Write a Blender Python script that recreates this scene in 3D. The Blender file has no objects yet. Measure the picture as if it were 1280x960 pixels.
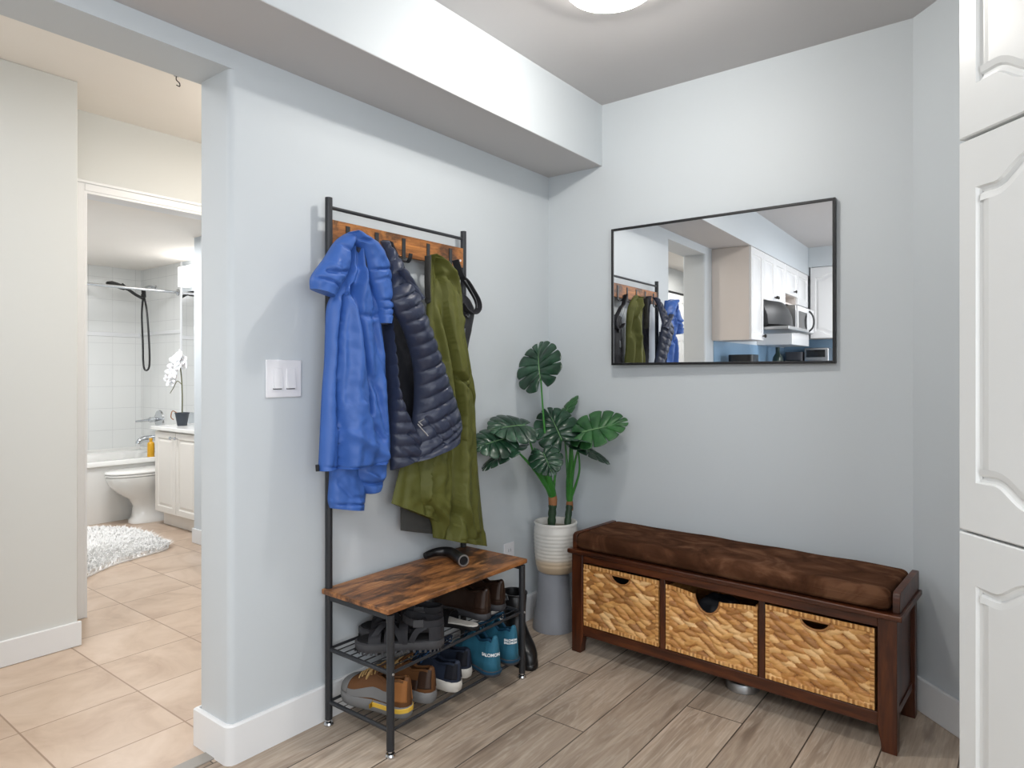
import bpy, bmesh, math, random
import numpy as np
from mathutils import Vector, Matrix, noise
R = math.radians
S = bpy.context.scene
COL = S.collection

# ------------------------------------------------------------------ camera, world, lights, exposure
CX, CY, CZ = 1.9682, -2.8522, 1.22
YAW = R(37.7291); FPX = 835.38; VY = 466.85
cam_d = bpy.data.cameras.new('camera'); cam = bpy.data.objects.new('camera', cam_d); COL.objects.link(cam)
cam.location = (CX, CY, CZ); cam.rotation_euler = (math.pi/2, 0, YAW)
cam_d.sensor_width = 36; cam_d.lens = FPX/1280*36; cam_d.shift_y = -(480-VY)/1280
cam_d.clip_start = .02
S.camera = cam
S.view_settings.view_transform = 'Standard'; S.view_settings.look = 'None'
S.view_settings.gamma = 1; S.view_settings.use_curve_mapping = False
S.view_settings.exposure = 0.20
world = bpy.data.worlds.new('world'); S.world = world; world.use_nodes = True
world.node_tree.nodes['Background'].inputs[0].default_value = (.75, .85, 1, 1)
world.node_tree.nodes['Background'].inputs[1].default_value = .6

def area(name, loc, rot, sx, sy, power, col):
    l = bpy.data.lights.new(name, 'AREA'); l.shape = 'RECTANGLE'; l.size = sx; l.size_y = sy; l.energy = power; l.color = col
    o = bpy.data.objects.new(name, l); COL.objects.link(o); o.location = loc; o.rotation_euler = rot
    return o
LAMP = (.885, -.925)
def point(name, loc, power, col, rad):
    l = bpy.data.lights.new(name, 'POINT'); l.energy = power; l.color = col; l.shadow_soft_size = rad
    o = bpy.data.objects.new(name, l); COL.objects.link(o); o.location = loc
    return o
point('entry_lamp_light', (LAMP[0], LAMP[1], 2.440), 13.5, (1, .965, .91), .018)
area('kitchen_fill_light', (1.75, -3.6, 2.44), (0, 0, 0), 1.1, 1.1, 35, (.97, .98, 1))  # added soft fill, unseen, shaped as a kitchen ceiling lamp
area('daylight_fill', (3.12, -3.3, 1.5), (0, R(90), 0), 1.3, 1.7, 39, (.91, .955, 1))  # added cool fill light just inside an unseen, made-up window
area('hall_lamp_light', (-.85, -.75, 2.47), (0, 0, 0), .35, .35, 9, (1, .91, .80))
point('hall_lamp_glow', (-.85, -.75, 2.30), 11, (1, .92, .82), .08)
area('hall_end_fill_light', (-.75, -5.2, 2.47), (0, 0, 0), .4, .4, 14, (1, .97, .93))  # added unseen lamp, brightens the closet door in the mirror view
area('hall_far_fill_light', (-.75, -3.0, 2.47), (0, 0, 0), .5, .5, 15.5, (.98, .985, 1))  # added unseen lamp, brightens the hall wall and the wall end
area('bath_lamp_light', (-3.1, -1.0, 2.17), (0, 0, 0), .5, .5, 24, (.98, .985, 1))

# ------------------------------------------------------------------ helpers
_F = Vector((-math.sin(YAW), math.cos(YAW), 0)); _R = Vector((math.cos(YAW), math.sin(YAW), 0))
def ray(u, v): return _F + _R*((u-640)/FPX) + Vector((0, 0, (VY-v)/FPX))
def W(u, v, x):                       # a traced outline point, on the vertical plane x = const
    d = ray(u, v); t = (x-CX)/d.x; return Vector((CX, CY, CZ)) + d*t
def DP(u, v, D): return Vector((CX, CY, CZ)) + ray(u, v)*D

class MB:
    def __init__(s): s.v = []; s.f = []
    def add(s, vs, fs):
        o = len(s.v); s.v += [tuple(p) for p in vs]; s.f += [tuple(i+o for i in f) for f in fs]; return s
    def box(s, a, b, M=None):
        (x0, y0, z0), (x1, y1, z1) = a, b
        vs = [Vector(p) for p in ((x0,y0,z0),(x1,y0,z0),(x1,y1,z0),(x0,y1,z0),(x0,y0,z1),(x1,y0,z1),(x1,y1,z1),(x0,y1,z1))]
        if M: vs = [M @ p for p in vs]
        return s.add(vs, [(0,3,2,1),(4,5,6,7),(0,1,5,4),(1,2,6,5),(2,3,7,6),(3,0,4,7)])
    def loft(s, rings, cap=True, closed=True):
        n = len(rings[0]); vs = [p for r in rings for p in r]; fs = []
        for i in range(len(rings)-1):
            for j in range(n if closed else n-1):
                k = (j+1) % n; fs.append((i*n+j, i*n+k, (i+1)*n+k, (i+1)*n+j))
        if cap and closed:
            fs.append(tuple(reversed(range(n)))); fs.append(tuple(range((len(rings)-1)*n, len(rings)*n)))
        return s.add(vs, fs)
    def tube(s, pts, r, n=10, cap=True):
        pts = [Vector(p) for p in pts]; rad = r if isinstance(r, (list, tuple)) else [r]*len(pts)
        rings = []; up = None
        for i, p in enumerate(pts):
            t = (pts[min(i+1, len(pts)-1)] - pts[max(i-1, 0)]).normalized()
            if up is None: up = t.orthogonal().normalized()
            up = (up - t*up.dot(t))
            up = up.normalized() if up.length > 1e-6 else t.orthogonal().normalized()
            w = t.cross(up)
            rings.append([p + (up*math.cos(2*math.pi*k/n) + w*math.sin(2*math.pi*k/n))*rad[i] for k in range(n)])
        return s.loft(rings, cap)
    def lathe(s, prof, c=(0,0,0), n=32, M=None, cap=True):
        rings = []
        for r, z in prof:
            q = [Vector((r*math.cos(2*math.pi*k/n), r*math.sin(2*math.pi*k/n), z)) for k in range(n)]
            if M: q = [M @ p for p in q]
            rings.append([p + Vector(c) for p in q])
        return s.loft(rings, cap)
    def prism(s, poly, vec):
        vec = Vector(vec); a = [Vector(p) for p in poly]; return s.loft([a, [p+vec for p in a]])
    def ribbon(s, pts, wdir, w, th, ndir=None):     # a strap: rectangle section swept along points
        pts = [Vector(p) for p in pts]; rings = []
        for i, p in enumerate(pts):
            t = (pts[min(i+1, len(pts)-1)] - pts[max(i-1, 0)]).normalized()
            a = Vector(wdir) if not isinstance(wdir, list) else Vector(wdir[i])
            a = (a - t*a.dot(t)).normalized(); b = t.cross(a)
            rings.append([p+a*w/2+b*th/2, p-a*w/2+b*th/2, p-a*w/2-b*th/2, p+a*w/2-b*th/2])
        return s.loft(rings)

def spline(pts, n):
    P = [Vector(p) for p in pts]
    if len(P) == 2: return [P[0].lerp(P[1], i/(n-1)) for i in range(n)]
    L = [0]
    for i in range(1, len(P)): L.append(L[-1] + max(1e-6, (P[i]-P[i-1]).length))
    out = []
    for k in range(n):
        d = L[-1]*k/(n-1); i = 0
        while i < len(P)-2 and d > L[i+1]: i += 1
        t = (d-L[i])/(L[i+1]-L[i])
        p0 = P[max(i-1, 0)]; p1 = P[i]; p2 = P[i+1]; p3 = P[min(i+2, len(P)-1)]
        m1 = (p2-p0)*.5; m2 = (p3-p1)*.5
        h = t*t*(3-2*t)
        out.append(p1*(2*t**3-3*t**2+1) + m1*(t**3-2*t**2+t) + p2*h + m2*(t**3-t**2))
    return out

def obj(name, mb, mat, parent=None, smooth=True, bevel=0, seg=2, world=True, angle=38, solid=0, sub=0):
    me = bpy.data.meshes.new(name)
    off = parent_world(parent) if (parent is not None and world) else None
    vs = mb.v
    if off is not None: vs = [tuple(off @ Vector(p)) for p in vs]
    me.from_pydata(vs, [], mb.f); me.update()
    bm = bmesh.new(); bm.from_mesh(me); bmesh.ops.recalc_face_normals(bm, faces=bm.faces); bm.to_mesh(me); bm.free()
    me.materials.append(mat)
    if smooth:
        me.polygons.foreach_set('use_smooth', [True]*len(me.polygons)); me.set_sharp_from_angle(angle=R(angle))
    o = bpy.data.objects.new(name, me); COL.objects.link(o)
    if parent is not None: o.parent = parent
    if solid:
        m = o.modifiers.new('thickness', 'SOLIDIFY'); m.thickness = solid; m.offset = 0
    if bevel:
        m = o.modifiers.new('bevel', 'BEVEL'); m.width = bevel; m.segments = seg; m.limit_method = 'ANGLE'; m.angle_limit = R(40); m.harden_normals = False
    if sub:
        m = o.modifiers.new('sub', 'SUBSURF'); m.levels = sub; m.render_levels = sub
    return o
def local_matrix(o):
    return Matrix.LocRotScale(o.location, o.rotation_euler, o.scale)
def parent_world(o):
    M = local_matrix(o)
    while o.parent is not None: o = o.parent; M = local_matrix(o) @ M
    return M.inverted()
def tag(o, label, cat, group=None):
    o['label'] = label; o['category'] = cat
    if group: o['group'] = group
    return o
def thing(name, label, cat, loc=(0,0,0), rotz=0, group=None):
    o = bpy.data.objects.new(name, None); COL.objects.link(o); o.location = loc; o.rotation_euler = (0, 0, rotz); o.empty_display_size = .05
    return tag(o, label, cat, group)
def struct(name, mb, mat, parent=None, **k):
    o = obj(name, mb, mat, parent, **k)
    if parent is None: o['kind'] = 'structure'
    return o
def sbox(name, a, b, mat, **k): return struct(name, MB().box(a, b), mat, **k)

# ------------------------------------------------------------------ materials
def srgb(r, g, b):
    f = lambda c: (c/255/12.92) if c/255 <= .04045 else ((c/255+.055)/1.055)**2.4
    return (f(r), f(g), f(b), 1)
class NT:
    def __init__(s, name):
        s.m = bpy.data.materials.new(name); s.m.use_nodes = True; s.t = s.m.node_tree; s.b = s.t.nodes['Principled BSDF']
    def n(s, typ, **k):
        x = s.t.nodes.new(typ)
        for a, v in k.items():
            if a in x.inputs.keys() if isinstance(a, str) else False: x.inputs[a].default_value = v
            else: setattr(x, a, v)
        return x
    def l(s, a, b): s.t.links.new(a, b)
    def coord(s, scale=(1,1,1), rot=(0,0,0), kind='Object'):
        c = s.n('ShaderNodeTexCoord'); m = s.n('ShaderNodeMapping'); m.inputs['Scale'].default_value = scale; m.inputs['Rotation'].default_value = rot
        s.l(c.outputs[kind], m.inputs[0]); return m.outputs[0]
    def math(s, op, a, b=None, c=None):
        x = s.n('ShaderNodeMath', operation=op)
        for i, q in enumerate((a, b, c)):
            if q is None: continue
            if isinstance(q, (int, float)): x.inputs[i].default_value = q
            else: s.l(q, x.inputs[i])
        return x.outputs[0]
    def noise(s, vec, scale, detail=4, rough=.55, dist=0):
        x = s.n('ShaderNodeTexNoise'); x.inputs['Scale'].default_value = scale; x.inputs['Detail'].default_value = detail; x.inputs['Roughness'].default_value = rough; x.inputs['Distortion'].default_value = dist
        if vec is not None: s.l(vec, x.inputs['Vector'])
        return x.outputs['Fac']
    def ramp(s, fac, stops):
        x = s.n('ShaderNodeValToRGB'); e = x.color_ramp.elements
        while len(e) < len(stops): e.new(.5)
        for q, (p, c) in zip(e, stops): q.position = p; q.color = c
        s.l(fac, x.inputs[0]); return x.outputs[0]
    def mix(s, fac, a, b, mode='MIX'):
        x = s.n('ShaderNodeMix', data_type='RGBA', blend_type=mode)
        for sock, q in ((x.inputs[0], fac), (x.inputs[6], a), (x.inputs[7], b)):
            if isinstance(q, (int, float, tuple)): sock.default_value = q
            else: s.l(q, sock)
        return x.outputs[2]
    def base(s, c): 
        if isinstance(c, tuple): s.b.inputs['Base Color'].default_value = c
        else: s.l(c, s.b.inputs['Base Color'])
        return s
    def set(s, rough=.5, metal=0, spec=.5, **k):
        s.b.inputs['Roughness'].default_value = rough; s.b.inputs['Metallic'].default_value = metal; s.b.inputs['Specular IOR Level'].default_value = spec
        for a, v in k.items(): s.b.inputs[a.replace('_', ' ')].default_value = v
        return s
    def bump(s, h, strength=.2, dist=.01):
        x = s.n('ShaderNodeBump'); x.inputs['Strength'].default_value = strength; x.inputs['Distance'].default_value = dist
        s.l(h, x.inputs['Height']); s.l(x.outputs[0], s.b.inputs['Normal']); return s
def plain(name, rgb, rough=.5, metal=0, spec=.5, vary=.06, vscale=6, bump=0, bscale=200, **k):
    t = NT(name); c = srgb(*rgb); v = t.coord()
    f = t.noise(v, vscale, 3)
    t.base(t.mix(f, tuple(q*(1-vary) for q in c[:3])+(1,), tuple(min(1, q*(1+vary)) for q in c[:3])+(1,)))
    t.set(rough, metal, spec, **k)
    if bump: t.bump(t.noise(v, bscale, 3), bump, .002)
    return t.m
def emit(name, rgb, s):
    t = NT(name); t.set(.5); t.b.inputs['Base Color'].default_value = (.8,.8,.8,1)
    t.b.inputs['Emission Color'].default_value = rgb+(1,); t.b.inputs['Emission Strength'].default_value = s; return t.m

M = {}
M['wall'] = plain('wall_paint', (203, 209, 213), .5, spec=.3, vary=.015, vscale=2, bump=.05, bscale=160)
M['hall_wall'] = plain('hall_paint', (214, 215, 212), .55, spec=.3, vary=.015, vscale=2)
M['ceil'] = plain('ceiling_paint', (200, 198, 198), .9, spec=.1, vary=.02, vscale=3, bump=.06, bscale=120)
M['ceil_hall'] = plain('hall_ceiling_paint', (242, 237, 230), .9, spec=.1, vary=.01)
M['trim'] = plain('trim_white', (232, 233, 234), .4, vary=.01)
M['white_gloss'] = plain('white_porcelain', (236, 235, 231), .12, vary=.01)
M['white_lacquer'] = plain('white_lacquer', (226, 227, 225), .3, vary=.015, bump=.03, bscale=60)
M['cream'] = plain('cream_lacquer', (229, 224, 216), .35, vary=.015)
M['black_metal'] = plain('black_powder_coat', (40, 42, 46), .42, vary=.1, vscale=40)
M['black'] = plain('black_plastic', (22, 22, 24), .4, vary=.1)
M['rubber'] = plain('black_rubber', (18, 18, 20), .35, vary=.1)
M['chrome'] = plain('chrome', (205, 208, 212), .15, 1, vary=.02)
M['steel'] = plain('brushed_steel', (180, 180, 180), .35, .9, vary=.04)
M['switch'] = plain('switch_white', (236, 236, 240), .35, vary=.005)
M['slot'] = plain('dark_slot', (70, 70, 74), .6)
M['yellow'] = plain('yellow_plastic', (215, 160, 30), .4)
M['frame_black'] = plain('mirror_frame_black', (24, 24, 26), .4)
M['grey_stand'] = plain('grey_stand_plastic', (142, 145, 152), .6, vary=.03)
M['door_white'] = plain('door_white', (236, 236, 234), .4, vary=.01)
M['lamp'] = emit('lamp_glass', (1, .955, .89), 20)
M['lamp_far'] = emit('diffuser_glow', (1, .97, .93), 2)
M['sconce'] = emit('sconce_glass', (1, .98, .95), 4)
t = NT('mirror_glass'); t.base((.93, .94, .95, 1)).set(.01, 1); M['mirror'] = t.m

# grey oak planks running along y, .205 wide
t = NT('oak_planks'); v = t.coord()
sp = t.n('ShaderNodeSeparateXYZ'); t.l(v, sp.inputs[0]); X, Y = sp.outputs[0], sp.outputs[1]
px = t.math('DIVIDE', t.math('ADD', X, 4*.205-.154), .205)
pi = t.math('FLOOR', px); pf = t.math('FRACT', px)
wn = t.n('ShaderNodeTexWhiteNoise', noise_dimensions='1D'); t.l(pi, wn.inputs['W'])
py = t.math('ADD', t.math('DIVIDE', t.math('ADD', Y, .52), 1.25), t.math('MULTIPLY', t.math('FLOORED_MODULO', t.math('ADD', pi, 1), 3.0), .308))
yi = t.math('FLOOR', py); yf = t.math('FRACT', py)
cv = t.n('ShaderNodeCombineXYZ'); t.l(pi, cv.inputs[0]); t.l(yi, cv.inputs[1])
w2 = t.n('ShaderNodeTexWhiteNoise', noise_dimensions='2D'); t.l(cv.outputs[0], w2.inputs['Vector'])
pid = w2.outputs['Value']
g = t.n('ShaderNodeCombineXYZ'); t.l(t.math('MULTIPLY', X, 9), g.inputs[0]); t.l(t.math('MULTIPLY', Y, 1.3), g.inputs[1]); t.l(t.math('MULTIPLY', pid, 40), g.inputs[2])
big = t.noise(g.outputs[0], 1.0, 4, .6, .6)
g2 = t.n('ShaderNodeCombineXYZ'); t.l(t.math('MULTIPLY', X, 110), g2.inputs[0]); t.l(t.math('MULTIPLY', Y, 5), g2.inputs[1]); t.l(t.math('MULTIPLY', pid, 40), g2.inputs[2])
fine = t.noise(g2.outputs[0], 1.0, 4, .6, .3)
rings = t.math('FRACT', t.math('MULTIPLY', big, 9))
ringl = t.math('POWER', t.math('ABSOLUTE', t.math('SUBTRACT', t.math('MULTIPLY', rings, 2), 1)), 3)
c = t.ramp(big, [(.25, srgb(138, 122, 107)), (.5, srgb(180, 164, 147)), (.75, srgb(204, 190, 173))])
c = t.mix(t.math('MULTIPLY', ringl, .48), c, srgb(205, 194, 180))
c = t.mix(t.math('MULTIPLY', fine, .75), c, srgb(126, 108, 92), 'MULTIPLY')
c = t.mix(1.0, c, t.ramp(pid, [(0, (1.12, 1.12, 1.12, 1)), (1, (1.46, 1.47, 1.47, 1))]), 'MULTIPLY')
knot = t.noise(g.outputs[0], 2.3, 2, .5)
c = t.mix(t.ramp(knot, [(.60, (0,0,0,1)), (.74, (.75,.75,.75,1))]), c, srgb(116, 100, 86))
ex = t.math('MINIMUM', pf, t.math('SUBTRACT', 1, pf)); ey = t.math('MINIMUM', yf, t.math('SUBTRACT', 1, yf))
seam = t.math('MAXIMUM', t.math('LESS_THAN', ex, .011), t.math('LESS_THAN', ey, .0016))
c = t.mix(seam, c, srgb(78, 68, 58))
t.base(c).set(.42, spec=.4); t.bump(fine, .08, .002); M['oak'] = t.m

# beige floor tile, .367 x .382
t = NT('beige_floor_tile'); v = t.coord(); sp = t.n('ShaderNodeSeparateXYZ'); t.l(v, sp.inputs[0])
fx = t.math('DIVIDE', t.math('ADD', sp.outputs[0], .742), .367); fy = t.math('DIVIDE', t.math('ADD', sp.outputs[1], 1.70), .382)
ffx = t.math('FRACT', fx); ffy = t.math('FRACT', fy)
cv = t.n('ShaderNodeCombineXYZ'); t.l(t.math('FLOOR', fx), cv.inputs[0]); t.l(t.math('FLOOR', fy), cv.inputs[1])
wn = t.n('ShaderNodeTexWhiteNoise', noise_dimensions='2D'); t.l(cv.outputs[0], wn.inputs['Vector'])
off = t.n('ShaderNodeVectorMath', operation='ADD'); t.l(v, off.inputs[0]); t.l(wn.outputs['Color'], off.inputs[1])
m1 = t.noise(off.outputs[0], 3.5, 6, .62, .8)
c = t.ramp(m1, [(.3, srgb(178, 154, 134)), (.5, srgb(196, 174, 154)), (.72, srgb(208, 188, 170))])
gr = t.math('MAXIMUM', t.math('LESS_THAN', t.math('MINIMUM', ffx, t.math('SUBTRACT', 1, ffx)), .0075), t.math('LESS_THAN', t.math('MINIMUM', ffy, t.math('SUBTRACT', 1, ffy)), .0075))
c = t.mix(gr, c, srgb(150, 126, 106))
t.base(c).set(.35, spec=.45); t.bump(t.math('SUBTRACT', 1, gr), .25, .003); M['tile'] = t.m

# white glazed wall tile
t = NT('white_wall_tile'); v = t.coord(); sp = t.n('ShaderNodeSeparateXYZ'); t.l(v, sp.inputs[0])
def fr(o, s, d): return t.math('FRACT', t.math('DIVIDE', t.math('ADD', o, d), s))
def edge(q, w): return t.math('LESS_THAN', t.math('MINIMUM', q, t.math('SUBTRACT', 1, q)), w)
gr = t.math('MAXIMUM', edge(fr(sp.outputs[2], .2, 5.1), .009), t.math('MAXIMUM', edge(fr(sp.outputs[0], .15, 6.02), .010), edge(fr(sp.outputs[1], .2, 6.03), .009)))
t.base(t.mix(gr, srgb(232, 233, 231), srgb(212, 213, 212))).set(.12); t.bump(t.math('SUBTRACT', 1, gr), .15, .002); M['wtile'] = t.m

# rustic brown board (rack)
def rustic(name, cols, rough=.45, seed=0):
    t = NT(name); v = t.coord((18, 4.2, 18)); a = t.noise(v, 1.6, 8, .66, .5); b = t.noise(t.coord((120, 5, 120)), 1.2, 4, .65, .3)
    p = t.noise(t.coord((9, 5, 9)), 1.15, 5, .62, .5)
    c = t.ramp(a, cols)
    c = t.mix(t.ramp(p, [(.50, (0,0,0,1)), (.60, (.8,.8,.8,1))]), c, srgb(46, 31, 22))
    c = t.mix(t.math('MULTIPLY', b, .8), c, srgb(92, 60, 38), 'MULTIPLY')
    t.base(t.mix(1.0, c, (1.85, 1.8, 1.72, 1), 'MULTIPLY')).set(rough); t.bump(b, .1, .002); return t.m
M['rustic'] = rustic('rustic_wood', [(.30, srgb(52, 34, 22)), (.46, srgb(112, 74, 44)), (.58, srgb(150, 102, 60)), (.75, srgb(186, 140, 92))])
M['rustic_board'] = rustic('rustic_wood_board', [(.28, srgb(62, 38, 20)), (.44, srgb(126, 80, 40)), (.58, srgb(164, 108, 54)), (.75, srgb(190, 136, 76))])
def stained(name, sc):
    t = NT(name); v = t.coord(sc); a = t.noise(v, 6, 6, .62, .5)
    c = t.ramp(a, [(.3, srgb(44, 21, 11)), (.5, srgb(72, 35, 17)), (.75, srgb(108, 57, 26))])
    w = t.noise(t.coord(), 55, 2, .7)
    c = t.mix(t.ramp(w, [(.80, (0,0,0,1)), (.82, (.7,.7,.7,1))]), c, srgb(180, 150, 125))
    t.base(c).set(.35); return t.m
M['walnut'] = stained('dark_stained_wood', (.6, 5, 5)); M['walnut_v'] = stained('dark_stained_wood_upright', (5, 5, .6))
# brown suede with brushed patches
t = NT('brown_suede'); v = t.coord((1, 1.6, 1), (0, 0, .5)); a = t.noise(v, 5, 4, .55, 1.6); b = t.noise(t.coord(), 320, 2)
t.base(t.ramp(a, [(.36, srgb(60, 37, 24)), (.52, srgb(80, 52, 36)), (.66, srgb(106, 74, 54))])).set(.97, spec=.05)
t.bump(b, .15, .001); M['suede'] = t.m
# hyacinth weave
t = NT('water_hyacinth'); v = t.coord((1, 1, 1)); a = t.noise(t.coord((14, 14, 60)), 1, 4, .6, .6); b = t.noise(t.coord((60, 60, 240)), 1, 3, .6)
c = t.ramp(a, [(.25, srgb(142, 94, 46)), (.45, srgb(190, 140, 80)), (.6, srgb(212, 168, 108)), (.78, srgb(234, 202, 150))])
at = t.n('ShaderNodeAttribute', attribute_name='strand_shade'); c = t.mix(.65, c, t.ramp(at.outputs['Fac'], [(0, srgb(118, 72, 32)), (.35, srgb(176, 122, 60)), (.7, srgb(216, 170, 104)), (1, srgb(238, 208, 156))]))  # random strand tones; the dark end also paints shade into the gaps
c = t.mix(t.math('MULTIPLY', b, .5), c, srgb(165, 115, 66), 'MULTIPLY')
t.base(t.mix(1.0, c, (1.35,1.35,1.35,1), 'MULTIPLY')).set(.5); t.bump(b, .3, .002); M['weave'] = t.m
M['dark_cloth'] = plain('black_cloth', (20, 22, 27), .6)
# fabrics
def fabric(name, rgb, rough, spec=.3, vary=.08, bscale=900, sheen=0, wr=0):
    t = NT(name); c = srgb(*rgb); v = t.coord(); f = t.noise(v, 9, 4, .6)
    t.base(t.mix(f, tuple(q*(1-vary) for q in c[:3])+(1,), tuple(min(1, q*(1+vary)) for q in c[:3])+(1,)))
    t.set(rough, spec=spec, Sheen_Weight=sheen)
    h = t.noise(v, bscale, 2)
    if wr: h = t.math('ADD', t.math('MULTIPLY', h, .1), t.math('MULTIPLY', t.noise(v, 38, 4, .6, 1.2), wr))
    t.bump(h, .35, .004); return t.m
M['blue'] = fabric('blue_nylon', (58, 98, 172), .45, .4, wr=.6)
M['blue_in'] = fabric('blue_lining', (60, 66, 84), .8)
M['orange'] = plain('orange_zip', (200, 110, 60), .6)
M['navy'] = fabric('navy_nylon', (44, 51, 72), .38, .45, wr=.7)
M['navy_in'] = fabric('navy_lining', (17, 19, 28), .6)
M['olive'] = fabric('olive_cotton', (90, 92, 42), .6, .3, vary=.14, wr=.5)
M['olive_in'] = fabric('dark_grey_lining', (62, 62, 60), .8)
M['strap'] = fabric('black_webbing', (44, 44, 48), .6, bscale=500)
M['grey_strap'] = fabric('grey_webbing', (120, 122, 126), .6)
# shoes
M['brown_leather'] = fabric('brown_leather', (98, 64, 36), .6, vary=.25, bscale=300, wr=.5)
M['tan_leather'] = fabric('tan_leather', (150, 98, 52), .6, vary=.2)
M['dark_leather'] = fabric('dark_brown_leather', (50, 33, 24), .4, .5, vary=.25, bscale=200, wr=.4)
M['grey_sole'] = plain('grey_rubber_sole', (112, 112, 112), .7, vary=.1)
M['dark_sole'] = plain('charcoal_rubber_sole', (64, 64, 67), .65, vary=.15)
M['white_sole'] = plain('white_foam_sole', (196, 192, 184), .6)
M['yellow_sole'] = plain('yellow_sole_insert', (212, 172, 62), .6)
M['navy_shoe'] = fabric('navy_mesh', (38, 46, 62), .6, bscale=350, wr=.3)
M['blue_shoe'] = fabric('blue_knit', (44, 82, 124), .7, bscale=350)
M['teal'] = fabric('teal_mesh', (46, 104, 128), .6, vary=.12, bscale=350, wr=.4)
M['teal_dark'] = fabric('dark_teal_trim', (24, 66, 92), .6)
M['insole'] = fabric('dark_insole', (30, 30, 32), .9)
M['letter'] = plain('white_print', (232, 236, 238), .5)
M['lace'] = fabric('tan_lace', (172, 140, 92), .7)
M['blk_lace'] = fabric('black_lace', (24, 24, 27), .7)
# plant
t = NT('monstera_leaf'); a = t.noise(t.coord(), 14, 4); t.base(t.ramp(a, [(.3, srgb(16, 40, 28)), (.55, srgb(32, 66, 46)), (.8, srgb(62, 98, 76))])).set(.3, spec=.5)
M['leaf'] = t.m
t = NT('monstera_leaf_bright'); a = t.noise(t.coord(), 14, 4); t.base(t.ramp(a, [(.3, srgb(26, 68, 34)), (.7, srgb(54, 108, 54))])).set(.4, spec=.5); M['leaf_b'] = t.m
M['stem'] = plain('green_stem', (58, 128, 50), .4, vary=.3, vscale=20)
M['stem_dark'] = plain('dark_trunk', (34, 60, 36), .55, vary=.4, vscale=40)
M['sheath'] = plain('dry_sheath', (150, 100, 62), .7, vary=.3, vscale=30)
M['vein'] = plain('pale_vein', (120, 160, 110), .45)
t = NT('glazed_pot'); sp = t.n('ShaderNodeSeparateXYZ'); v = t.coord(); t.l(v, sp.inputs[0]); a = t.noise(t.coord((1.5, 1.5, 22)), 1.6, 3)
zz = t.math('ADD', sp.outputs[2], t.math('MULTIPLY', a, .02))
t.base(t.ramp(t.math('DIVIDE', zz, .24), [(.0, srgb(196, 172, 142)), (.27, srgb(206, 186, 160)), (.36, srgb(222, 216, 206)), (.6, srgb(214, 212, 206)), (1, srgb(228, 225, 219))])).set(.3)
M['pot'] = t.m
M['soil'] = plain('pale_pebbles', (150, 142, 128), .9, vary=.3, vscale=60)
M['petal'] = plain('white_petal', (246, 245, 246), .5, vary=.01, Subsurface_Weight=.1)
M['orchid_stem'] = plain('orchid_stem', (104, 104, 78), .6)
M['orchid_pot'] = plain('charcoal_pot', (52, 58, 66), .5)
M['rug'] = fabric('white_fleece', (250, 249, 247), .95, .1, vary=.01)
M['kitchen_white'] = plain('kitchen_lacquer', (230, 230, 230), .25, vary=.01)
M['kitchen_side'] = plain('kitchen_side_panel', (224, 215, 208), .45, vary=.01)
M['backsplash'] = plain('blue_backsplash', (140, 172, 200), .2, vary=.05)
M['worktop'] = plain('grey_worktop', (110, 112, 116), .3, vary=.15, vscale=60)
M['bronze'] = plain('dark_bronze', (48, 42, 38), .35, .7)
M['glass_black'] = plain('black_glass', (14, 14, 16), .08)
M['green_bottle'] = plain('dark_green_bottle', (40, 58, 52), .2)
M['threshold'] = plain('grey_threshold', (150, 145, 138), .4, vary=.1)

# ------------------------------------------------------------------ the setting
ZC = 2.53
sbox('floor', (-.085, -5.3, -.08), (3.4, .12, 0), M['oak'], smooth=False)
sbox('floor_hall', (-4.9, -6.4, -.08), (-.085, .9, -.001), M['tile'], smooth=False)
sbox('trim_threshold', (-.125, -2.51, -.001), (-.07, -1.748, .004), M['threshold'], bevel=.002)
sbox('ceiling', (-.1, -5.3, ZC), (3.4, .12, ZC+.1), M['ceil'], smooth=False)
sbox('ceiling_hall', (-1.9, -6.4, ZC), (-.1, .9, ZC+.1), M['ceil_hall'], smooth=False)
sbox('ceiling_bath', (-4.9, -1.95, 2.2), (-1.88, .12, 2.3), M['ceil_hall'], smooth=False)
# the left wall, its rounded end at the opening and the header above the opening
def wall_end(y0, y1, z0, z1, round_lo, round_hi, r=.022):
    pts = []
    def corner(cx, cy, a0):
        for k in range(7):
            a = a0 + k*math.pi/12; pts.append((cx+r*math.cos(a), cy+r*math.sin(a), z0))
    if round_lo: corner(-.19+r, y0+r, math.pi); corner(-r, y0+r, 1.5*math.pi)
    else: pts.extend([(-.19, y0, z0), (0, y0, z0)])
    if round_hi: corner(-r, y1-r, 0); corner(-.19+r, y1-r, .5*math.pi)
    else: pts.extend([(0, y1, z0), (-.19, y1, z0)])
    return MB().prism(pts, (0, 0, z1-z0))
struct('wall_left', wall_end(-1.745, .8, 0, ZC, True, False), M['wall'], angle=30)
struct('wall_left_kitchen', wall_end(-5.3, -2.51, 0, ZC, False, True), M['wall'], angle=30)
sbox('wall_left_header', (-.19, -2.53, 2.172), (0, -1.723, ZC), M['wall'], smooth=False)
sbox('ceiling_soffit', (0, -5.15, 2.235), (.318, 0, ZC), M['wall'], smooth=False)
struct('ceiling_soffit_underside', MB().box((.001, -5.15, 2.2335), (.3165, -.001, 2.236)), M['ceil'], smooth=False)
sbox('wall_back', (0, 0, 0), (1.68, .12, ZC), M['wall'], smooth=False)
struct('wall_diagonal', MB().prism([(1.63, 0, 0), (3.2, -1.57, 0), (3.3, -1.47, 0), (1.73, .1, 0)], (0, 0, ZC)), M['wall'], smooth=False)
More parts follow.
